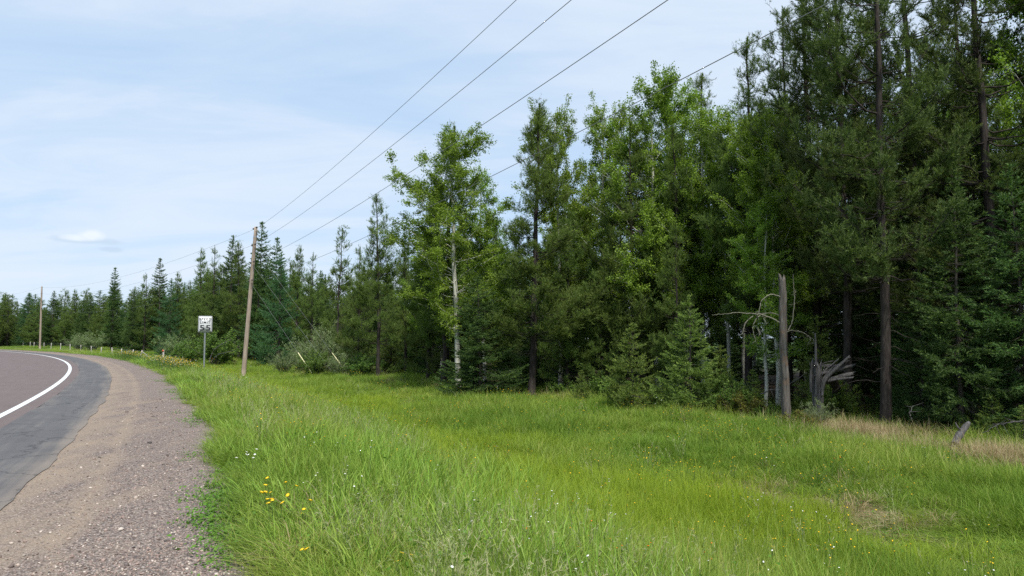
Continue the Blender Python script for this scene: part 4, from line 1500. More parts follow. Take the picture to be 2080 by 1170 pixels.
# ------------------------------------------------------------------ speed limit sign
def text_mesh(body, height, width, mat, name, bold=0.0):
    cu = bpy.data.curves.new(name, 'FONT')
    cu.body = body
    cu.align_x = 'CENTER'
    cu.size = 1.0
    cu.extrude = 0.0
    cu.space_character = 1.18 if len(body) > 2 else 1.05
    cu.offset = bold
    cu.resolution_u = 6
    to = bpy.data.objects.new(name, cu)
    COL.objects.link(to)
    dg = bpy.context.evaluated_depsgraph_get()
    me = bpy.data.meshes.new_from_object(to.evaluated_get(dg))
    bpy.data.objects.remove(to)
    co = np.empty(len(me.vertices) * 3)
    me.vertices.foreach_get('co', co)
    co = co.reshape(-1, 3)
    mn, mx = co.min(0), co.max(0)
    x = (co[:, 0] - (mn[0] + mx[0]) / 2) / (mx[0] - mn[0]) * width
    z = (co[:, 1] - mn[1]) / (mx[1] - mn[1]) * height
    out = np.stack([x, np.zeros_like(x), z], 1)
    me.vertices.foreach_set('co', out.ravel())
    me.update()
    me.materials.clear()
    me.materials.append(mat)
    return me


def rounded(w, h, r, n=6):
    pts = []
    for cx_, cz_, a0 in ((w / 2 - r, h / 2 - r, 0), (-w / 2 + r, h / 2 - r, 90), (-w / 2 + r, -h / 2 + r, 180), (w / 2 - r, -h / 2 + r, 270)):
        for i in range(n):
            a = math.radians(a0 + 90 * i / (n - 1))
            pts.append((cx_ + r * math.cos(a), cz_ + r * math.sin(a)))
    return pts


def build_sign():
    Y = 40.0
    b0 = at(416, 688, Y)
    zg = gz(b0.x, Y)
    root = empty('speed_limit_sign', (b0.x, Y, zg), math.radians(20))
    tag(root, 'white speed limit 55 sign on a metal post in the grass', 'road sign')
    z1 = at(418, 642, Y).z - zg
    w, h = 0.72, 0.915
    zc = z1 - h / 2
    b = MB()
    # flanged channel post
    prof = [(-0.040, 0.0), (-0.022, 0.0), (-0.016, 0.030), (0.016, 0.030), (0.022, 0.0), (0.040, 0.0), (0.040, 0.004), (0.025, 0.004), (0.019, 0.034), (-0.019, 0.034), (-0.025, 0.004), (-0.040, 0.004)]
    n = len(prof)
    V = [(x, y + 0.006, z) for z in (-0.4, z1 - 0.05) for x, y in prof]
    q = [[j, (j + 1) % n, n + (j + 1) % n, n + j] for j in range(n)]
    b.add(V, None, q)
    link('post', b.mesh('post', M['steel']), root)
    o = rounded(w, h, 0.05)
    m = len(o)
    b = MB()
    V = [(x, 0.003, z + zc) for x, z in o] + [(x, 0.0, z + zc) for x, z in o] + [(0, 0.003, zc), (0, 0.0, zc)]
    t = [[j, (j + 1) % m, 2 * m] for j in range(m)] + [[m + (j + 1) % m, m + j, 2 * m + 1] for j in range(m)]
    q = [[j, m + j, m + (j + 1) % m, (j + 1) % m] for j in range(m)]
    b.add(V, t, q)
    pan = link('panel', b.mesh('panel', M['sign_white']), root)
    o1, o2 = rounded(w - 0.03, h - 0.03, 0.042), rounded(w - 0.056, h - 0.056, 0.032)
    V = [(x, -0.002, z + zc) for x, z in o1] + [(x, -0.002, z + zc) for x, z in o2]
    q = [[j, (j + 1) % m, m + (j + 1) % m, m + j] for j in range(m)]
    b = MB()
    b.add(V, None, q)
    link('border', b.mesh('border', M['sign_black']), pan)
    for body, hh, ww, zz, bold in (('SPEED', 0.135, 0.61, 0.215, 0.024), ('LIMIT', 0.135, 0.52, 0.035, 0.018), ('55', 0.300, 0.56, -0.345, 0.018)):
        me = text_mesh(body, hh, ww, M['sign_black'], 'lettering', bold)
        t_ = link('lettering', me, pan)
        t_.location = (0, -0.003, zc + zz)
    for zz in (0.38, -0.38):
        b = MB()
        b.tubes(np.array([[0, 0.001, zc + zz], [0, -0.008, zc + zz]]), np.array([.012, .012]), 8, cap=True)
        link('bolt', b.mesh('bolt', M['steel']), root)


build_sign()


# ------------------------------------------------------------------ fence
def build_fence():
    root = empty('wire_fence', at(333, 688, 70))
    base = root.location.copy()
    base.z = gz(base.x, base.y)
    root.location = base
    tag(root, 'old wire fence with leaning wooden posts beyond the road verge', 'fence')
    posts = []
    near = [(333, 711, 68.0, 0.0, .085), (290, 714, 70.5, 0.30, .075), (272, 711, 72.5, 0.12, .06), (248, 711, 75.0, 0.02, .06), (228, 709, 78.0, -0.10, .06)]
    for px, yt, Y, lean, r in near:
        posts.append((px, yt, Y, lean, r))
    far = [(207, 708, 84, .05, .06), (186, 707, 90, -.05, .06), (165, 706, 96, .02, .06), (143, 704, 102, -.04, .06), (124, 702, 109, .03, .06), (105, 699, 116, .05, .06), (90, 698, 122, -.03, .06), (70, 697, 129, .04, .06), (62, 696.5, 134, 0, .06), (48, 696, 140, .05, .06), (42, 695.5, 146, -.04, .06), (31, 695, 152, .02, .06), (14, 694.5, 160, 0, .06)]
    posts += far
    tops = []
    for px, yt, Y, lean, r in posts:
        p = at(px, 688, Y)
        zg = gz(p.x, p.y)
        top = at(px, yt, Y)
        hgt = max(top.z - zg, 0.9)
        P = np.array([[-lean * hgt, 0, -0.2], [-lean * hgt * .5, 0, hgt * .5], [0, 0, hgt]]) + (vec((p.x, p.y, zg)) - vec(base))
        b = MB()
        b.tubes(P, np.array([r, r * .95, r * .88]), 8, cap=True)
        link('post', b.mesh('post', M['post'], True), root)
        tops.append((P[0], P[2]))
    for i in range(len(tops) - 1):
        b = MB()
        for k in (0.95, 0.72, 0.5):
            A = tops[i][0] + (tops[i][1] - tops[i][0]) * k
            B = tops[i + 1][0] + (tops[i + 1][1] - tops[i + 1][0]) * k
            b.tubes(np.stack([A, (A + B) / 2 - [0, 0, .03], B]), np.full(3, 0.006), 4)
        link('fence_wire', b.mesh('fence_wire', M['wire']), root)
    for a, bx, Y in (((1, 0.9), (315, 728), 70.0), ((0, 0.85), (317, 728), 69.0)):
        A = tops[a[0]][0] + (tops[a[0]][1] - tops[a[0]][0]) * a[1]
        g = at(bx[0], 688, Y)
        B = vec((g.x, g.y, gz(g.x, g.y))) - vec(base)
        b = MB()
        b.tubes(np.stack([A, (A + B) / 2, B]), np.full(3, 0.045), 7, cap=True)
        link('brace', b.mesh('brace', M['post'], True), root)
    c = tops[0][1]
    b = MB()
    b.box(c + np.array([0, -0.09, -0.07]), (0.16, 0.02, 0.16))
    link('reflector', b.mesh('reflector', M['red']), root)


build_fence()


# ------------------------------------------------------------------ grass, flowers, pebbles (scattered as instances)
def blade_clump(n, h, rad, w, seed, lean=0.5, mat='grass', hv=0.35, K=5, droop=0.35, upright=0.0, tip=0.35):
    rng = np.random.default_rng(seed)
    a = rng.uniform(0, 6.283, n)
    r = rad * np.sqrt(rng.random(n))
    base = np.stack([r * np.cos(a), r * np.sin(a), np.full(n, -0.03)], 1)
    d = a + rng.normal(size=n) * 1.1
    hh = h * rng.uniform(1 - hv, 1.0 + 0.3 * hv, n)
    ln = lean * rng.uniform(0.15, 1.2, n)
    t = np.linspace(0, 1, K)
    out = (hh * ln)[:, None] * t ** 2
    zz = hh[:, None] * (t - droop * ln[:, None] * t ** 3)
    P = base[:, None] + np.stack([np.cos(d)[:, None] * out, np.sin(d)[:, None] * out, zz], -1)
    f = d + 1.57 + rng.normal(size=n) * 0.5
    S = np.stack([np.cos(f), np.sin(f), np.zeros(n)], 1)
    wd = (w * rng.uniform(0.6, 1.25, n))[:, None] * np.array([0.75, 1.0, 0.85, 0.55, 0.12])[:K]
    A = P - S[:, None] * wd[..., None] / 2
    B = P + S[:, None] * wd[..., None] / 2
    V = np.stack([A, B], 2).reshape(n, 2 * K, 3)
    idx = np.arange(n)[:, None] * 2 * K
    q = np.concatenate([idx + [2 * k, 2 * k + 1, 2 * k + 3, 2 * k + 2] for k in range(K - 1)])
    base_t = np.clip(rng.normal(0.45, 0.2, n), 0, 1)
    tint = np.repeat(base_t, 2 * K).reshape(n, 2 * K) + np.repeat(np.linspace(-0.08, tip * 0.4, K), 2)[None]
    b = MB()
    b.add(V, None, q, np.clip(tint, 0, 1).ravel())
    return b


def seed_clump(n, h, rad, seed):
    """tall stalks with feathery drooping heads"""
    rng = np.random.default_rng(seed)
    b = blade_clump(n, h, rad, 0.0042, seed, 0.28, K=5, hv=0.3)
    V = b.v[0].reshape(n, 5, 2, 3)
    top = V[:, 4].mean(1)
    dr = unit(top - V[:, 3].mean(1))
    m = 14
    for i in range(n):
        s = rng.uniform(0, 1, m)
        A = top[i] - dr[i] * (s * 0.15)[:, None]
        D = unit(dr[i] * 0.8 + rng.normal(size=(m, 3)) * 0.45)
        b.spikes(A, D, rng.uniform(0.02, 0.05, m), np.full(m, 0.0052), np.clip(rng.normal(0.85, 0.1, m), 0, 1), rng)
    return b


def weed_clump(n, r, h, seed, leaf=0.03):
    rng = np.random.default_rng(seed)
    b = MB()
    P = rng.normal(size=(n, 3)) * np.array([r, r, 0])
    P[:, 2] = np.abs(rng.normal(size=n)) * h
    b.leaves(P, leaf * rng.uniform(0.6, 1.3, n), np.clip(rng.normal(0.5, 0.2, n), 0, 1), rng, 0.8, 0.6)
    return b


def flower_parts(n, h, spread, head, seed, kind='disc'):
    """stems, heads for one plant"""
    rng = np.random.default_rng(seed)
    st, hd = MB(), []
    for i in range(n):
        p = rng.normal(size=2) * spread
        q = p + rng.normal(size=2) * 0.05
        z = h * rng.uniform(0.7, 1.1)
        pts = smooth_line([(p[0], p[1], -0.02), ((p[0] + q[0]) / 2 + .01, (p[1] + q[1]) / 2, z * .5), (q[0], q[1], z)], 6)
        st.tubes(pts, np.linspace(.0028, .0018, 6), 4, rng.random())
        b = MB()
        k = 10
        r = head * rng.uniform(0.8, 1.2)
        tl = rng.normal(size=2) * 0.35
        ring0 = []
        ring1 = []
        for j in range(k * 2):
            a = j * math.pi / k
            rr = r * (1.0 if j % 2 == 0 else 0.62)
            x, y = rr * math.cos(a), rr * math.sin(a)
            ring1.append((q[0] + x, q[1] + y, z + 0.25 * r + tl[0] * x + tl[1] * y))
        V = ring1 + [(q[0], q[1], z + 0.38 * r), (q[0], q[1], z - 0.25 * r)]
        c = 2 * k
        t = [[j, (j + 1) % c, c] for j in range(c)] + [[(j + 1) % c, j, c + 1] for j in range(c)]
        b.add(V, t)
        hd.append(b)
    return st, hd


def merge(mbs, mat, name):
    b = MB()
    for m in mbs:
        off = b.n
        for v, ti in zip(m.v, m.tint):
            b.v.append(v)
            b.tint.append(ti)
        for t in m.t:
            b.t.append(t + off)
        for q in m.q:
            b.q.append(q + off)
        b.n += m.n
    return b.mesh(name, mat)


def scatter(name, protos, xyz, rotz, scl, idx, shade, label, cat, tilt=None):
    """one 'stuff' object: points carrying instances of the prototypes"""
    n = len(xyz)
    me = bpy.data.meshes.new(name)
    me.vertices.add(n)
    me.vertices.foreach_set('co', np.asarray(xyz, float).ravel())
    r = np.zeros((n, 3))
    if tilt is not None:
        r[:, :2] = tilt
    r[:, 2] = rotz
    for nm, ty, key, val in (('rot', 'FLOAT_VECTOR', 'vector', r), ('scl', 'FLOAT_VECTOR', 'vector', scl), ('pick', 'INT', 'value', idx), ('shade', 'FLOAT', 'value', shade)):
        a = me.attributes.new(nm, ty, 'POINT')
        a.data.foreach_set(key, np.asarray(val).astype(np.int32 if ty == 'INT' else np.float32).ravel())
    o = link(name, me)
    ng = bpy.data.node_groups.new(name + '_scatter', 'GeometryNodeTree')
    ng.interface.new_socket('Geometry', in_out='INPUT', socket_type='NodeSocketGeometry')
    ng.interface.new_socket('Geometry', in_out='OUTPUT', socket_type='NodeSocketGeometry')
    gi, go = ng.nodes.new('NodeGroupInput'), ng.nodes.new('NodeGroupOutput')
    ip = ng.nodes.new('GeometryNodeInstanceOnPoints')
    g2i = ng.nodes.new('GeometryNodeGeometryToInstance')
    for pm in reversed(protos):
        po = bpy.data.objects.new('proto_' + name, pm)
        oi = ng.nodes.new('GeometryNodeObjectInfo')
        oi.inputs['Object'].default_value = po
        oi.inputs['As Instance'].default_value = False
        gt = ng.nodes.new('GeometryNodeGeometryToInstance')
        ng.links.new(oi.outputs['Geometry'], gt.inputs[0])
        JOIN.setdefault(name, []).append(gt)
    jn = ng.nodes.new('GeometryNodeJoinGeometry')
    for gt in JOIN[name]:
        ng.links.new(gt.outputs[0], jn.inputs[0])
    ng.links.new(jn.outputs[0], ip.inputs['Instance'])
    ip.inputs['Pick Instance'].default_value = True

    def named(nm, ty):
        a = ng.nodes.new('GeometryNodeInputNamedAttribute')
        a.data_type = ty
        a.inputs['Name'].default_value = nm
        return a.outputs[0]
    e2r = ng.nodes.new('FunctionNodeEulerToRotation')
    ng.links.new(named('rot', 'FLOAT_VECTOR'), e2r.inputs[0])
    ng.links.new(e2r.outputs[0], ip.inputs['Rotation'])
    ng.links.new(named('scl', 'FLOAT_VECTOR'), ip.inputs['Scale'])
    ng.links.new(named('pick', 'INT'), ip.inputs['Instance Index'])
    ng.links.new(gi.outputs[0], ip.inputs['Points'])
    ng.links.new(ip.outputs[0], go.inputs[0])
    md = o.modifiers.new('scatter', 'NODES')
    md.node_group = ng
    tag(o, label, cat, None, 'stuff')
    return o


JOIN = {}
grng = np.random.default_rng(2024)


def sample(density, ymax, umin, umax, n_try):
    """random ground points in the wedge ahead of the camera; density(x,y,u,s,dist) in 0..1"""
    # draw with pdf falling with distance so that near ground gets the most tufts
    a = grng.uniform(-0.82, 0.80, n_try)
    rr = np.exp(grng.uniform(math.log(2.2), math.log(ymax), n_try))
    x, y = rr * np.sin(a), rr * np.cos(a)
    u, s = road_us(x, y)
    keep = (u > umin) & (u < umax) & (grng.random(n_try) < density(x, y, u, s, rr))
    return x[keep], y[keep], u[keep], s[keep], rr[keep]


# zones
def band(x, y, u):
    """the sedge that follows the ditch bottom"""
    w = vnoise(x * 0.35, y * 0.35, 21)
    w2 = vnoise(x * 1.1, y * 1.1, 22)
    c = 9.1 + 0.5 * w
    return np.exp(-((u - c) / (1.7 + 0.6 * w2)) ** 2)


def bare(x, y):
    o = np.zeros_like(x)
    for px, Y, rx, ry in ((1500, 12.3, 0.75, 0.95), (1735, 10.6, 0.62, 0.8)):
        p = at(px, 688, Y)
        w = 0.25 * vnoise(x * 4, y * 4, 31)
        o = np.maximum(o, np.exp(-(((x - p.x) / rx) ** 2 + ((y - p.y) / ry) ** 2) * (1 + w)))
    return o


def shortzone(x, y):
    o = np.zeros_like(x)
    for px, Y in ((1500, 12.3), (1735, 10.6)):
        p = at(px, 688, Y)
        o = np.maximum(o, np.exp(-(((x - p.x + 0.05) / 1.4) ** 2 + ((y - p.y + 1.0) / 1.7) ** 2)))
    return o


def dryzone(x, y, u, s):
    d = np.exp(-((u - edge_arr(s) + 2.1) / 1.4) ** 2)
    right = sstep(6.5, 9.5, x) * (1 - sstep(26, 30, y))
    return d * (0.12 + 1.1 * right) * np.clip(0.75 + 0.7 * vnoise(x * 1.2, y * 1.2, 41), 0, 1.2)


def edge_arr(s):
    return np.interp(s, [-20, 5, 18, 28, 40, 60, 90, 140, 220], [20.5, 20.5, 20, 18, 17.0, 16.5, 16.5, 17, 18])


def gedge(s):
    """ragged grass margin of the gravel"""
    return 3.72 + 0.30 * (1 - sstep(2.5, 6.5, s)) - 0.22 * sstep(8, 15, s) + 0.20 * vnoise(s * 1.1, s * 0, 51) + 0.10 * vnoise(s * 3.7, s * 0, 52)


def far_scale(d):
    return 1 + np.clip(d - 9, 0, 100) * 0.030


def do_grass():
    def inst(x, y, base, spread, zj=0.0):
        n = len(x)
        z = ground_z(x, y)
        sc = base * grng.uniform(1 - spread, 1 + spread, n)
        return np.stack([x, y, z], 1), grng.uniform(0, 6.28, n), sc

    # meadow grass
    pm = [blade_clump(30, 0.40, 0.10, 0.0068, 100 + i, 0.75, hv=0.5) for i in range(4)]
    pm = [merge([b], M['grass'], 'grass_tuft') for b in pm]

    def den(x, y, u, s, d):
        e = sstep(0.0, 0.5, u - gedge(s))
        f = 1 - 0.76 * band(x, y, u) - 1.1 * bare(x, y) - 1.0 * np.clip(1.2 * dryzone(x, y, u, s), 0, 1)
        inside = 1 - 0.88 * sstep(0.0, 2.0, u - edge_arr(s))
        return np.clip(e * f * inside, 0, 1)
    x, y, u, s, d = sample(den, 165, 3.6, 26, 125000)
    xyz, rz, sc = inst(x, y, 1.0, 0.25)
    hv = np.clip(1.05 + 0.34 * vnoise(x * 0.5, y * 0.5, 61) + 0.45 * vnoise(x * 1.9, y * 1.9, 62) + grng.normal(0, 0.14, len(x)), 0.4, 1.8)
    hv *= 0.42 + 0.58 * sstep(0.1, 1.5, u - gedge(s))
    hv *= np.where(d > 45, 0.85, 1) * (1 - 0.85 * np.clip(1.25 * shortzone(x, y), 0, 1))
    fs = far_scale(d)
    scl = np.stack([sc * fs, sc * fs, sc * hv], 1)
    shade = np.clip(0.46 + 0.40 * vnoise(x * 0.33, y * 0.33, 63) + 0.34 * vnoise(x * 1.6, y * 1.6, 64) + 0.25 * np.exp(-((u - 6) / 1.8) ** 2) + grng.normal(0, 0.16, len(x)), 0, 1)
    scatter('meadow_grass', pm, xyz, rz, scl, grng.integers(0, 4, len(x)), shade, 'mid green meadow grass covering the verge and ditch slopes', 'grass')
    # sedge in the ditch
    ps = [merge([blade_clump(56, 0.46, 0.13, 0.0048, 200 + i, 0.95, droop=0.55)], M['sedge'], 'sedge_tuft') for i in range(3)]
    x, y, u, s, d = sample(lambda x, y, u, s, d: np.clip((1.0 + 0.6 * vnoise(x * 1.5, y * 1.5, 73)) * band(x, y, u) * (1 - 0.8 * bare(x, y)), 0, 1), 110, 5.5, 14, 60000)
    xyz, rz, sc = inst(x, y, 1.0, 0.3)
    hv = np.clip(0.95 + 0.35 * vnoise(x * 0.8, y * 0.8, 71), 0.5, 1.5)
    fs = far_scale(d)
    scatter('ditch_sedge', ps, xyz, rz, np.stack([sc * fs, sc * fs, sc * hv], 1), grng.integers(0, 3, len(x)), np.clip(0.5 + 0.3 * vnoise(x * .6, y * .6, 72) + grng.normal(0, .12, len(x)), 0, 1), 'lime green arching sedge following the ditch bottom', 'grass')
    # broad-bladed grass on the foreslope near the gravel
    pq = [merge([blade_clump(16, 0.54, 0.08, 0.0105, 300 + i, 0.6, droop=0.5)], M['quack'], 'broad_grass_tuft') for i in range(3)]
    x, y, u, s, d = sample(lambda x, y, u, s, d: np.clip(sstep(0.05, 0.5, u - gedge(s)) * np.exp(-((u - 4.9) / 2.4) ** 2) * (0.55 + 0.5 * vnoise(x * .8, y * .8, 81)), 0, 1), 60, 3.7, 12, 34000)
    xyz, rz, sc = inst(x, y, 1.0, 0.3)
    fs = far_scale(d)
    scatter('broad_grass', pq, xyz, rz, np.stack([sc * fs, sc * fs, sc * np.clip(0.35 + 0.5 * (u - gedge(s)), .3, 1.1)], 1), grng.integers(0, 3, len(x)), np.clip(grng.normal(.5, .2, len(x)), 0, 1), 'broad bluish grass blades on the slope beside the gravel', 'grass')
    # seeding stalks
    pd = [merge([seed_clump(7, 0.62, 0.12, 400 + i)], M['seed'], 'seed_stalk_tuft') for i in range(3)]
    x, y, u, s, d = sample(lambda x, y, u, s, d: np.clip((0.85 * np.exp(-((u - 5.7) / 1.6) ** 2) * (0.5 + 0.8 * vnoise(x * .5, y * .5, 91)) + 0.02) * (0.35 + 0.65 * sstep(5, 11, d)) * sstep(.3, .9, u - gedge(s)), 0, 1), 120, 4.2, 18, 22000)
    xyz, rz, sc = inst(x, y, 0.95, 0.25)
    fs = 1 + np.clip(d - 12, 0, 100) * .012
    scatter('seeding_grass', pd, xyz, rz, np.stack([sc * fs, sc * fs, sc], 1), grng.integers(0, 3, len(x)), np.clip(grng.normal(.55, .2, len(x)), 0, 1), 'tall straw-coloured seed heads standing above the slope grass', 'grass')
    # dry grass at the forest edge and thatch in the bare spots
    pr = [merge([blade_clump(40, 0.58, 0.15, 0.0065, 500 + i, 0.9, droop=0.6)], M['dry'], 'dry_tuft') for i in range(3)]
    x, y, u, s, d = sample(lambda x, y, u, s, d: np.clip(0.9 * dryzone(x, y, u, s) + 0.0 * x, 0, 1), 95, 12, 23, 90000)
    x2, y2, u2, s2, d2 = sample(lambda x, y, u, s, d: np.clip(bare(x, y) * 0.9, 0, 1), 16, 5, 18, 26000)
    x3, y3, u3, s3, d3 = sample(lambda x, y, u, s, d: np.clip(0.16 * sstep(.3, 1.2, u - gedge(s)) * np.clip(0.6 + 1.2 * vnoise(x * .7, y * .7, 45), 0, 2) * np.where(u < 8, 1, 0.3), 0, 1), 60, 4.0, 17, 30000)
    xyz, rz, sc = inst(np.r_[x, x2, x3], np.r_[y, y2, y3], 0.9, 0.35)
    zs = np.r_[np.full(len(x), 0.95), np.full(len(x2), 0.16), np.full(len(x3), 0.62)]
    scatter('dry_grass', pr, xyz, rz, np.stack([sc, sc, sc * zs], 1), grng.integers(0, 3, len(sc)), np.clip(grng.normal(.5, .22, len(sc)), 0, 1), 'dry tan grass along the forest edge and in flattened patches', 'grass')
    # low weeds at the gravel margin and through the sward
    pw = [merge([weed_clump(46, 0.085, 0.045, 600 + i)], M['weed'], 'weed_mat') for i in range(3)]
    x, y, u, s, d = sample(lambda x, y, u, s, d: np.clip(0.9 * np.exp(-((u - gedge(s) - 0.05) / 0.22) ** 2) * (0.3 + 0.9 * vnoise(x * 1.6, y * 1.6, 95)) + 0.06 * (u > 4.2), 0, 1), 45, 3.3, 18, 30000)
    xyz, rz, sc = inst(x, y, 1.0, 0.4)
    xyz[:, 2] = np.maximum(xyz[:, 2], np.where(u < 3.95, -0.012, -9))
    fs = far_scale(d)
    scatter('low_weeds', pw, xyz, rz, np.stack([sc * fs, sc * fs, sc], 1), grng.integers(0, 3, len(x)), np.clip(grng.normal(.5, .2, len(x)), 0, 1), 'low creeping green weeds at the gravel margin', 'weeds')

    pl = [merge([weed_clump(70, 0.06, 0.15, 650 + i, 0.022)], M['weed'], 'leafy_weed') for i in range(3)]
    x, y, u, s, d = sample(lambda x, y, u, s, d: np.clip(0.07 * sstep(.3, 1.0, u - gedge(s)) * np.clip(0.4 + 1.3 * vnoise(x * .9, y * .9, 96), 0, 2), 0, 1), 40, 4.0, 18, 16000)
    xyz, rz, sc = inst(x, y, 1.0, 0.4)
    scatter('leafy_weeds', pl, xyz, rz, np.stack([sc, sc, sc * 1.1], 1), grng.integers(0, 3, len(x)), np.clip(grng.normal(.35, .2, len(x)), 0, 1), 'broad-leaved weeds growing among the verge grass', 'weeds')

    # wild flowers too small to count
    def flower_proto(seed, head, mat, n=3, h=0.46):
        st, hd = flower_parts(n, h, 0.05, head, seed)
        me = merge([st] + hd, M['stem'], 'flower_plant')
        me.materials.append(mat)
        mi = np.zeros(len(me.polygons), np.int32)
        nq = sum(len(q) for q in st.q)
        # triangles come first in the mesh: heads are triangles, stems quads
        mi[:len(mi) - nq] = 1
        me.polygons.foreach_set('material_index', mi)
        return me
    for nm, mat, head, n_try, dfun, lab in (
        ('yellow_wildflowers', M['yellow'], 0.0095, 15000, lambda x, y, u, s, d: np.clip(0.40 * sstep(.4, 1.2, u - gedge(s)) * (0.35 + vnoise(x * .4, y * .4, 97)) + 0.95 * np.exp(-(((s - 44) / 5.0) ** 2 + ((u - 5.6) / 0.9) ** 2)) + 0.8 * np.exp(-(((s - 62) / 3.0) ** 2 + ((u - 4.9) / 0.7) ** 2)), 0, 1), 'small yellow wildflowers dotted through the grass'),
        ('white_wildflowers', M['white'], 0.010, 9000, lambda x, y, u, s, d: np.clip(0.035 * sstep(.4, 1.2, u - gedge(s)) * (0.35 + vnoise(x * .5, y * .5, 98)) + 0.4 * np.exp(-(((s - 47) / 7.0) ** 2 + ((u - 6.2) / 1.0) ** 2)), 0, 1), 'small white daisies dotted through the grass'),
        ('orange_wildflowers', M['orange'], 0.010, 6000, lambda x, y, u, s, d: np.clip(0.10 * np.exp(-(((x - 0.4) / 0.9) ** 2 + ((y - 6.2) / 1.2) ** 2)) + 0.006 * (u > 6), 0, 1), 'small orange hawkweed flowers in the near grass'),
    ):
        pf = [flower_proto(700 + i + len(nm), head, mat) for i in range(3)]
        x, y, u, s, d = sample(dfun, 75, 4.2, 17, n_try)
        if nm != 'orange_wildflowers':
            k1, k2 = (260, 90) if nm == 'yellow_wildflowers' else (90, 40)
            ps = np.r_[grng.normal(43, 3.2, k1), grng.normal(64, 3.0, k2)]
            pu = np.r_[grng.normal(4.75, 0.45, k1), grng.normal(4.5, 0.35, k2)]
            qx, qy = road_pt(ps, pu)
            x, y, d = np.r_[x, qx], np.r_[y, qy], np.r_[d, np.hypot(qx, qy)]
        xyz, rz, sc = inst(x, y, 1.0, 0.2)
        fs = 1 + np.clip(d - 8, 0, 60) * 0.035
        scatter(nm, pf, xyz, rz, np.stack([fs, fs, sc * np.clip(1.0 + .006 * d, 1, 1.3)], 1), grng.integers(0, 3, len(x)), np.full(len(x), .5), lab, 'flowers')

    # loose stones on the gravel
    pb = []
    for i in range(4):
        rng = np.random.default_rng(800 + i)
        an = [(0, 0, 1), (0, 0, -0.6)] + [(math.cos(k * 1.2566 + j * .628), math.sin(k * 1.2566 + j * .628), .45 - .8 * j) for j in (0, 1) for k in range(5)]
        V = np.array(an) * rng.uniform(0.75, 1.2, (12, 1)) * np.array([1, rng.uniform(.65, .95), rng.uniform(.5, .75)])
        t = []
        for k in range(5):
            t += [[0, 2 + k, 2 + (k + 1) % 5], [2 + k, 7 + k, 2 + (k + 1) % 5], [7 + k, 7 + (k + 1) % 5, 2 + (k + 1) % 5], [1, 7 + (k + 1) % 5, 7 + k]]
        b = MB()
        b.add(V, t)
        pb.append(b.mesh('pebble', M['pebble']))
    x, y, u, s, d = sample(lambda x, y, u, s, d: np.clip(sstep(1.7, 2.9, u) * (0.55 + 0.5 * vnoise(x * 1.1, y * 1.1, 99)) + 0.06, 0, 1) * (u < gedge(s) + .5), 22, 1.75, 4.7, 190000)
    n = len(x)
    z = np.interp(u, [1.9, 2.6, 3.2, 3.7, 4.1, 4.6], [0, 0, -.004, -.012, -.03, -.06])
    sc = 0.0058 * np.exp(grng.normal(0, 0.45, n)) * (1 + np.clip(d - 6, 0, 20) * .03)
    scatter('loose_gravel', pb, np.stack([x, y, z + sc * .25], 1), grng.uniform(0, 6.28, n), np.stack([sc, sc, sc], 1), grng.integers(0, 4, n), np.full(n, .5), 'loose reddish and grey stones on the gravel shoulder', 'gravel', tilt=grng.normal(0, .4, (n, 2)))


do_grass()


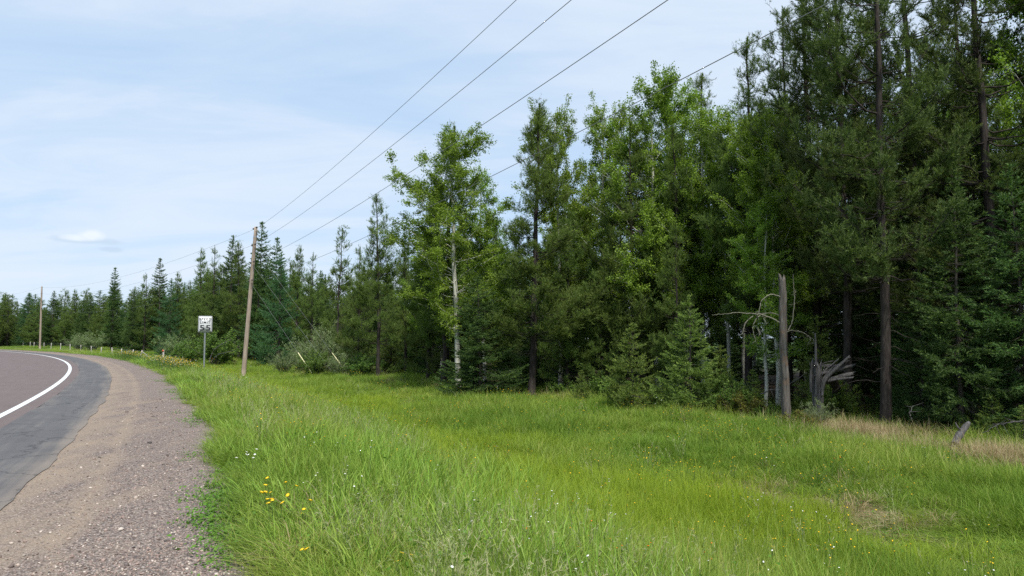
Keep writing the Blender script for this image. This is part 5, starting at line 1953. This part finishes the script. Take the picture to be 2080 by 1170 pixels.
# flower plants near enough to be picked out one by one
def near_flowers():
    lst = [('yellow', 535, 985, 6.3, 5, 'yellow hawkweed cluster left of the others on the near slope'),
           ('yellow', 565, 1010, 6.0, 5, 'yellow hawkweed cluster in the middle of the near slope group'),
           ('yellow', 618, 1020, 5.9, 4, 'yellow hawkweed cluster rightmost of the near slope group'),
           ('yellow', 588, 988, 6.4, 3, 'yellow hawkweed pair above the near slope group'),
           ('yellow', 632, 1132, 4.9, 2, 'single yellow hawkweed low at the grass margin near the bottom'),
           ('yellow', 822, 1163, 4.85, 5, 'yellow hawkweed cluster at the bottom edge left of centre'),
           ('yellow', 866, 1158, 4.9, 2, 'yellow hawkweed beside the bottom edge cluster'),
           ('yellow', 910, 1160, 4.9, 1, 'lone yellow hawkweed at the bottom edge near the centre'),
           ('white', 497, 915, 8.2, 4, 'white yarrow cluster beside the gravel edge'),
           ('white', 515, 908, 8.5, 3, 'white yarrow right of the gravel edge cluster'),
           ('white', 1112, 1138, 5.3, 3, 'white yarrow heads near the bottom centre'),
           ('white', 1162, 1128, 5.4, 3, 'white yarrow heads right of the bottom centre pair'),
           ('orange', 1052, 1095, 5.6, 2, 'orange hawkweed lowest of the near orange ones'),
           ('orange', 1078, 1075, 5.9, 2, 'orange hawkweed right of the lowest orange one'),
           ('orange', 1142, 1110, 5.5, 2, 'orange hawkweed nearest the white yarrow')]
    for i, (kd, px, py, Y, n, lab) in enumerate(lst):
        p = at(px, py, Y)
        zg = gz(p.x, p.y)
        h = max(0.25, p.z - zg)
        name = {'yellow': 'yellow_wildflower', 'white': 'white_wildflower', 'orange': 'orange_wildflower'}[kd]
        root = empty(name, (p.x, p.y, zg))
        tag(root, lab, 'flower', f'near {kd} flowers')
        st, hd = flower_parts(n, h, 0.045, 0.019 if kd == 'yellow' else 0.017, 900 + i)
        link('stem', st.mesh('stem', M['stem']), root)
        for b in hd:
            link('flower_head', b.mesh('flower_head', M[kd]), root)


near_flowers()


# alike trees that share a description are told apart by their order from left to right
def order_labels():
    by = {}
    for o in bpy.data.objects:
        if o.parent is None and 'label' in o and 'group' in o:
            by.setdefault(o['label'], []).append(o)
    words = ['first', 'second', 'third', 'fourth', 'fifth', 'sixth', 'seventh', 'eighth', 'ninth', 'tenth', 'eleventh', 'twelfth', 'thirteenth', 'fourteenth', 'fifteenth', 'sixteenth', 'seventeenth', 'eighteenth']
    for lab, obs in by.items():
        if 1 < len(obs) <= len(words):
            obs.sort(key=lambda o: o.location.x / max(o.location.y, 0.5))
            for w, o in zip(words, obs):
                o['label'] = f'{lab}, {w} from left'


order_labels()
